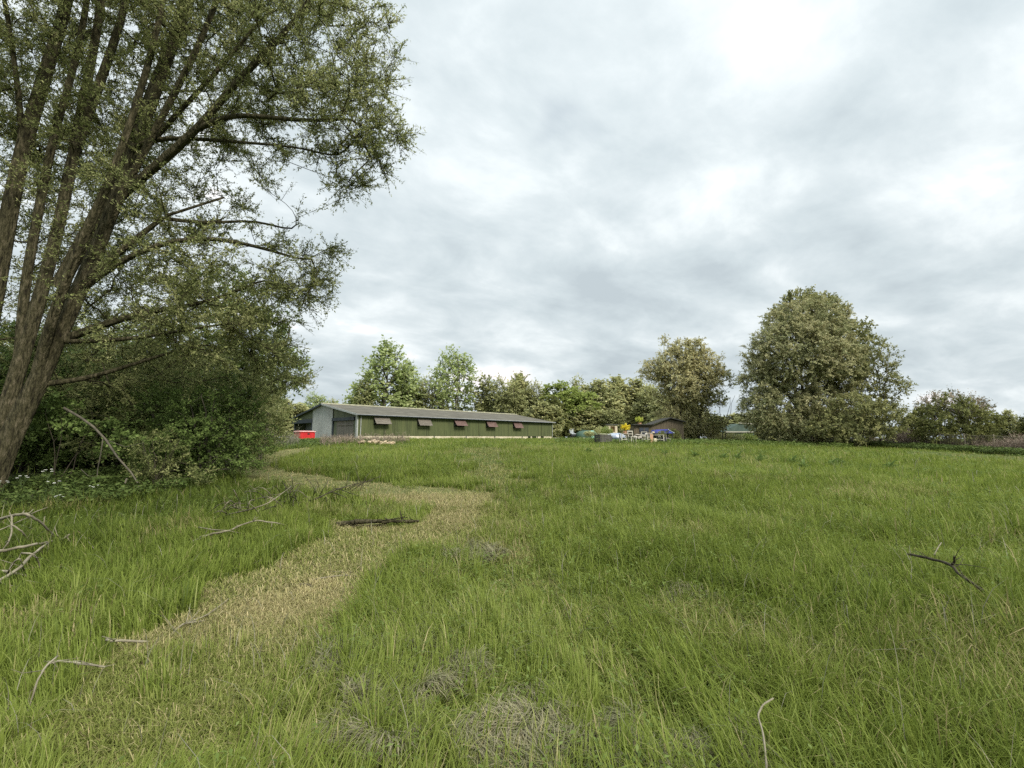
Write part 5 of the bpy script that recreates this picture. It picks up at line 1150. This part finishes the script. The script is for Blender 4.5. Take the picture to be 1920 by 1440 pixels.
branch('fallen_branch', [([(335, 1035, .03), (370, 1010, .12), (400, 1000, .18), (430, 996, .2), (455, 983, .25), (480, 976, .28), (520, 981, .22), (535, 985, .15)], .016, .006), ([(372, 989, .2), (395, 993, .2), (430, 996, .2)], .008, .008), ([(430, 996, .2), (450, 1000, .15), (468, 1003, .08)], .006, .004)],
    m_palewood, 'pale forked bare branch lying in the grass left of the path bend', seed=2)
br = [([(410, 970, .05), (440, 962, .25), (475, 955, .38), (505, 942, .45), (530, 925, .5), (548, 910, .5)], .012, .004)]
rr2 = random.Random(4)
for k in range(17):
    x0 = 420 + rr2.random() * 130; y0 = 962 - (x0 - 410) * .34 + rr2.uniform(-4, 14); x1 = x0 + rr2.uniform(-60, 60); y1 = y0 + rr2.uniform(-32, 26)
    br.append(([(x0, y0, .2), ((x0 + x1) / 2 + rr2.uniform(-8, 8), min(y0, y1) - rr2.uniform(0, 18), .55), (x1, y1, .25)], .008, .003))
branch('fallen_branch', br, m_deadwood, 'tangle of thin grey dead twigs in the grass nearest the thicket', seed=3)
br = [([(555, 945, .06), (590, 937, .2), (620, 922, .3), (650, 912, .35), (690, 902, .4), (715, 892, .5)], .016, .004)]
for k in range(22):
    x0 = 520 + rr2.random() * 160; y0 = 938 - (x0 - 540) * .2 + rr2.uniform(-8, 8); x1 = x0 + rr2.uniform(-30, 50); y1 = y0 + rr2.uniform(-40, 16)
    br.append(([(x0, y0, .12), ((x0 + x1) / 2, (y0 + y1) / 2 - rr2.uniform(0, 8), .42), (x1, y1, .35)], .008, .003))
branch('fallen_branch', br, m_darktwig, 'dark brushy dead branch lying across the start of the far path', seed=4)
branch('fallen_log', [([(632, 984, .05), (660, 979, .10), (700, 977, .13), (745, 979, .11), (785, 977, .09)], .040, .020), ([(650, 988, .04), (690, 987, .06), (725, 983, .08)], .022, .012), ([(700, 980, .12), (745, 972, .2), (764, 970, .25)], .012, .005)], m_bark, 'thick brown fallen bough lying across the mown path bend', 'bough', seed=5)
branch('dark_stick', [([(1703, 1040, .30), (1735, 1046, .32), (1765, 1053, .33), (1785, 1060, .34), (1800, 1078, .30), (1820, 1092, .27), (1843, 1108, .22)], .011, .013), ([(1785, 1060, .34), (1790, 1050, .40), (1789, 1044, .44)], .010, .007)], m_darktwig, 'dark forked stick resting in the tall grass at the right', 'stick', seed=6)
branch('bent_twig', [([(1450, 1312, .32), (1430, 1325, .31), (1420, 1342, .30), (1428, 1365, .29), (1434, 1395, .27), (1436, 1425, .25), (1440, 1470, .2)], .0035, .0045)], m_palewood, 'thin pale curved twig upright in the grass at the bottom right', 'twig', seed=7)
branch('bent_twig', [([(1765, 1018, .3), (1757, 1030, .3), (1752, 1042, .25)], .005, .005)], m_palewood, 'short pale curved twig just above the dark forked stick', 'twig', seed=8)
branch('bent_twig', [([(200, 1200, .1), (206, 1203, .12), (240, 1202, .1), (278, 1204, .06)], .010, .007)], m_palewood, 'straight pale twig at the upper left edge of the near path', 'twig', seed=9)
branch('bent_twig', [([(83, 1243, .1), (120, 1240, .12), (160, 1246, .12), (197, 1251, .1)], .007, .006)], m_palewood, 'pale twig with a white broken end pointing at the near path', 'twig', seed=10)
branch('bent_twig', [([(108, 1232, .2), (85, 1250, .18), (68, 1280, .15), (60, 1310, .1), (48, 1345, .03)], .006, .004)], m_palewood, 'long thin bowed twig nearest the bottom left corner', 'twig', seed=11)
branch('bent_twig', [([(318, 1195, .04), (335, 1176, .06), (345, 1170, .08), (385, 1164, .05)], .008, .005), ([(345, 1172, .06), (390, 1155, .07), (430, 1122, .08)], .006, .003)], m_palewood, 'forked pale twig on the left edge of the dry path', 'twig', seed=12)
branch('bent_twig', [([(585, 1088, .05), (620, 1082, .05), (655, 1078, .06), (662, 1088, .03)], .008, .005)], m_palewood, 'thin grey twig lying across the middle of the path', 'twig', seed=13)
branch('bent_twig', [([(545, 1098, .03), (575, 1095, .05), (590, 1100, .03)], .012, .008)], m_darktwig, 'short dark twig on the dry patch of the path', 'twig', seed=14)
branch('bent_twig', [([(148, 995, .2), (165, 1015, .15), (186, 1040, .05)], .006, .004)], m_palewood, 'short straight pale twig right of the bleached dead branch', 'twig', seed=15)
# arching bare branch hanging over the hollow of the thicket
ab = [at(120, 765, 10.4), at(150, 782, 10.4), at(175, 800, 10.3), at(198, 824, 10.2), at(220, 857, 10.1), at(245, 885, 10.0), at(258, 905, 9.9), at(264, 925, 9.8)]
o0 = np.array(ab[0]); M_ = MB(); M_.tube([p - o0 for p in ab], list(np.linspace(.030, .012, len(ab))), 8)
for ln, ra in (([(193, 823, 10.2), (189, 850, 10.2), (183, 880, 10.2), (182, 893, 10.2), (188, 903, 10.2)], .012), ([(152, 880, 10.3), (165, 892, 10.3), (180, 894, 10.3)], .009), ([(238, 897, 9.9), (232, 912, 9.9), (226, 928, 9.8), (238, 942, 9.6)], .018), ([(226, 928, 9.8), (255, 940, 9.6), (290, 954, 9.3)], .012), ([(198, 824, 10.2), (235, 838, 10.2), (270, 830, 10.2)], .008)):
    M_.tube([at(*q) - o0 for q in ln], list(np.linspace(ra, ra * .5, len(ln))), 6)
ob = M_.build('arching_branch', m_bark_grey, None, True); ob.location = tuple(o0); tag(ob, 'bare arching limb bending down over the dark hollow to the pale shrub', 'branch')

# ------------------------------------------------------------------ cow parsley and docks
def parsley():
    t = empty('cow_parsley', (0, 0, 0)); r = random.Random(3)
    st = MB(); st.tube([(0, 0, -.02), (.01, .01, .3), (.0, .02, .62)], [.006, .005, .003], 5); heads = MB(); tops = []
    for k in range(4):
        a = k * 1.7; e = Vector((math.cos(a) * .12, math.sin(a) * .12, .66 + .05 * (k % 2))); st.tube([(0, .01, .35 + .08 * k), (e.x * .7, e.y * .7, .58), tuple(e)], .003, 4)
        for j in range(11):
            b = j * 2.4; rr_ = .032 * math.sqrt(j / 11); c = e + Vector((math.cos(b) * rr_, math.sin(b) * rr_, .02 - rr_ * .2)); st.tube([tuple(e - Vector((0, 0, .02))), tuple(c)], .0012, 3)
            for q in range(3): heads.box((c.x + r.uniform(-.01, .01), c.y + r.uniform(-.01, .01), c.z + r.uniform(0, .008)), (.007, .007, .004), rot=(r.uniform(-.5, .5), r.uniform(-.5, .5), r.uniform(0, 3)))
    st.build('stem', m_stem, t); heads.build('flower_head', m_white, t)
    rn = np.random.default_rng(8); n = 90; P = np.stack([rn.normal(0, .10, n), rn.normal(0, .10, n), rn.uniform(.08, .42, n)], 1); dv = unit(rn.normal(size=(n, 3)) * np.array([1, 1, .4])); nv = unit(np.cross(dv, np.array([0, 0, 1.0]) + rn.normal(0, .3, (n, 3)))); l_ = rn.uniform(.03, .06, n)[:, None]
    V = np.stack([P, P + dv * l_ * .5 + nv * l_ * .3, P + dv * l_, P + dv * l_ * .5 - nv * l_ * .3], 1).reshape(-1, 3)
    np_obj('foliage', np_mesh('parsley_leaf', V, np.arange(len(V)).reshape(-1, 4), attrs=dict(tint=np.repeat(rn.random(n), 4))), m_nettle, t); return t
pp = parsley()
for i, (px, py, s, lab) in enumerate(((84, 930, .9, 'tallest cow parsley with white umbels against the dark hollow'), (36, 940, .8, 'cow parsley with white flowers close beside the willow trunk'), (95, 950, .75, 'cow parsley with one small white head below the tallest one'), (106, 968, .55, 'short cow parsley flowering low in the nettles'), (2, 945, .7, 'cow parsley half cut by the left picture edge'), (172, 948, .6, 'cow parsley in leaf under the arching limb'))):
    q = pp if i == 0 else copy_tree(pp); g0 = gp(px, py); q.location = tuple(g0); q.scale = (s * .85,) * 3; q.rotation_euler = (0, 0, i * 1.1); tag(q, lab, 'wild flower', 'cow parsley by the thicket')
def dock():
    t = empty('dock_plant', (0, 0, 0)); r = random.Random(9); L_ = MB()
    for k in range(13):
        a = k * 2.4 + r.uniform(-.3, .3); ln = r.uniform(.16, .34); el = r.uniform(.5, 1.35); w = ln * .17; V = []; N_ = 6
        for i in range(N_ + 1):
            t_ = i / N_; c = el - t_ * .9; out = ln * (t_ * math.cos(el) + t_ * t_ * .3); up = ln * t_ * math.sin(el) * (1 - .35 * t_ * t_); ww = w * math.sin(math.pi * min(1, .08 + t_ * .92)) ** .7
            for s, dz in ((-1, .012), (0, -.004), (1, .012)): V.append((math.cos(a) * out - math.sin(a) * s * ww, math.sin(a) * out + math.cos(a) * s * ww, up + dz))
        F = [(i * 3 + j, i * 3 + j + 1, i * 3 + j + 4, i * 3 + j + 3) for i in range(N_) for j in (0, 1)]; L_.add(V, F)
    L_.build('leaf_rosette', m_dock, t, True); MB().tube([(0, 0, -.03), (.0, .01, .12), (.01, .0, .26)], [.008, .006, .004], 5).build('stem', m_stem, t); return t
m_dock = mat_leaf('dock_leaf', [(.14, .20, .055), (.18, .24, .07)], .4)
dk = dock(); rr3 = random.Random(12)
DS = [(1480, 870), (1120, 850), (1235, 855), (1355, 862), (1425, 868), (1530, 880), (1565, 872), (1630, 905), (1745, 925), (1700, 948), (1835, 1000), (1862, 1012), (1680, 1010), (1712, 1000), (1560, 1110), (1600, 1150), (1830, 1240), (1340, 1190), (1380, 1020), (1655, 880), (1290, 858), (1395, 862), (1415, 866), (1575, 876)]
names = {0: 'dock plant in the far grass before the round willow'}
for i, (px, py) in enumerate(DS):
    q = dk if i == 0 else copy_tree(dk); g0 = gp(px, py, .0); s = 1.3 if py < 900 else .85; q.location = tuple(g0); q.scale = (s * .8, s * .8, s * 1.5) if py < 900 else (s * .75, s * .75, s * .7); q.rotation_euler = (0, 0, rr3.random() * 6); q.location.x += rr3.uniform(-.5, .5); s *= rr3.uniform(.6, 1.1)
    far = py < 900; tag(q, 'broad leaved dock rosette in the ' + ('distant grass near the field edge' if far else 'tall grass of the right half'), 'weed', 'docks in the far grass' if far else 'docks in the near grass')
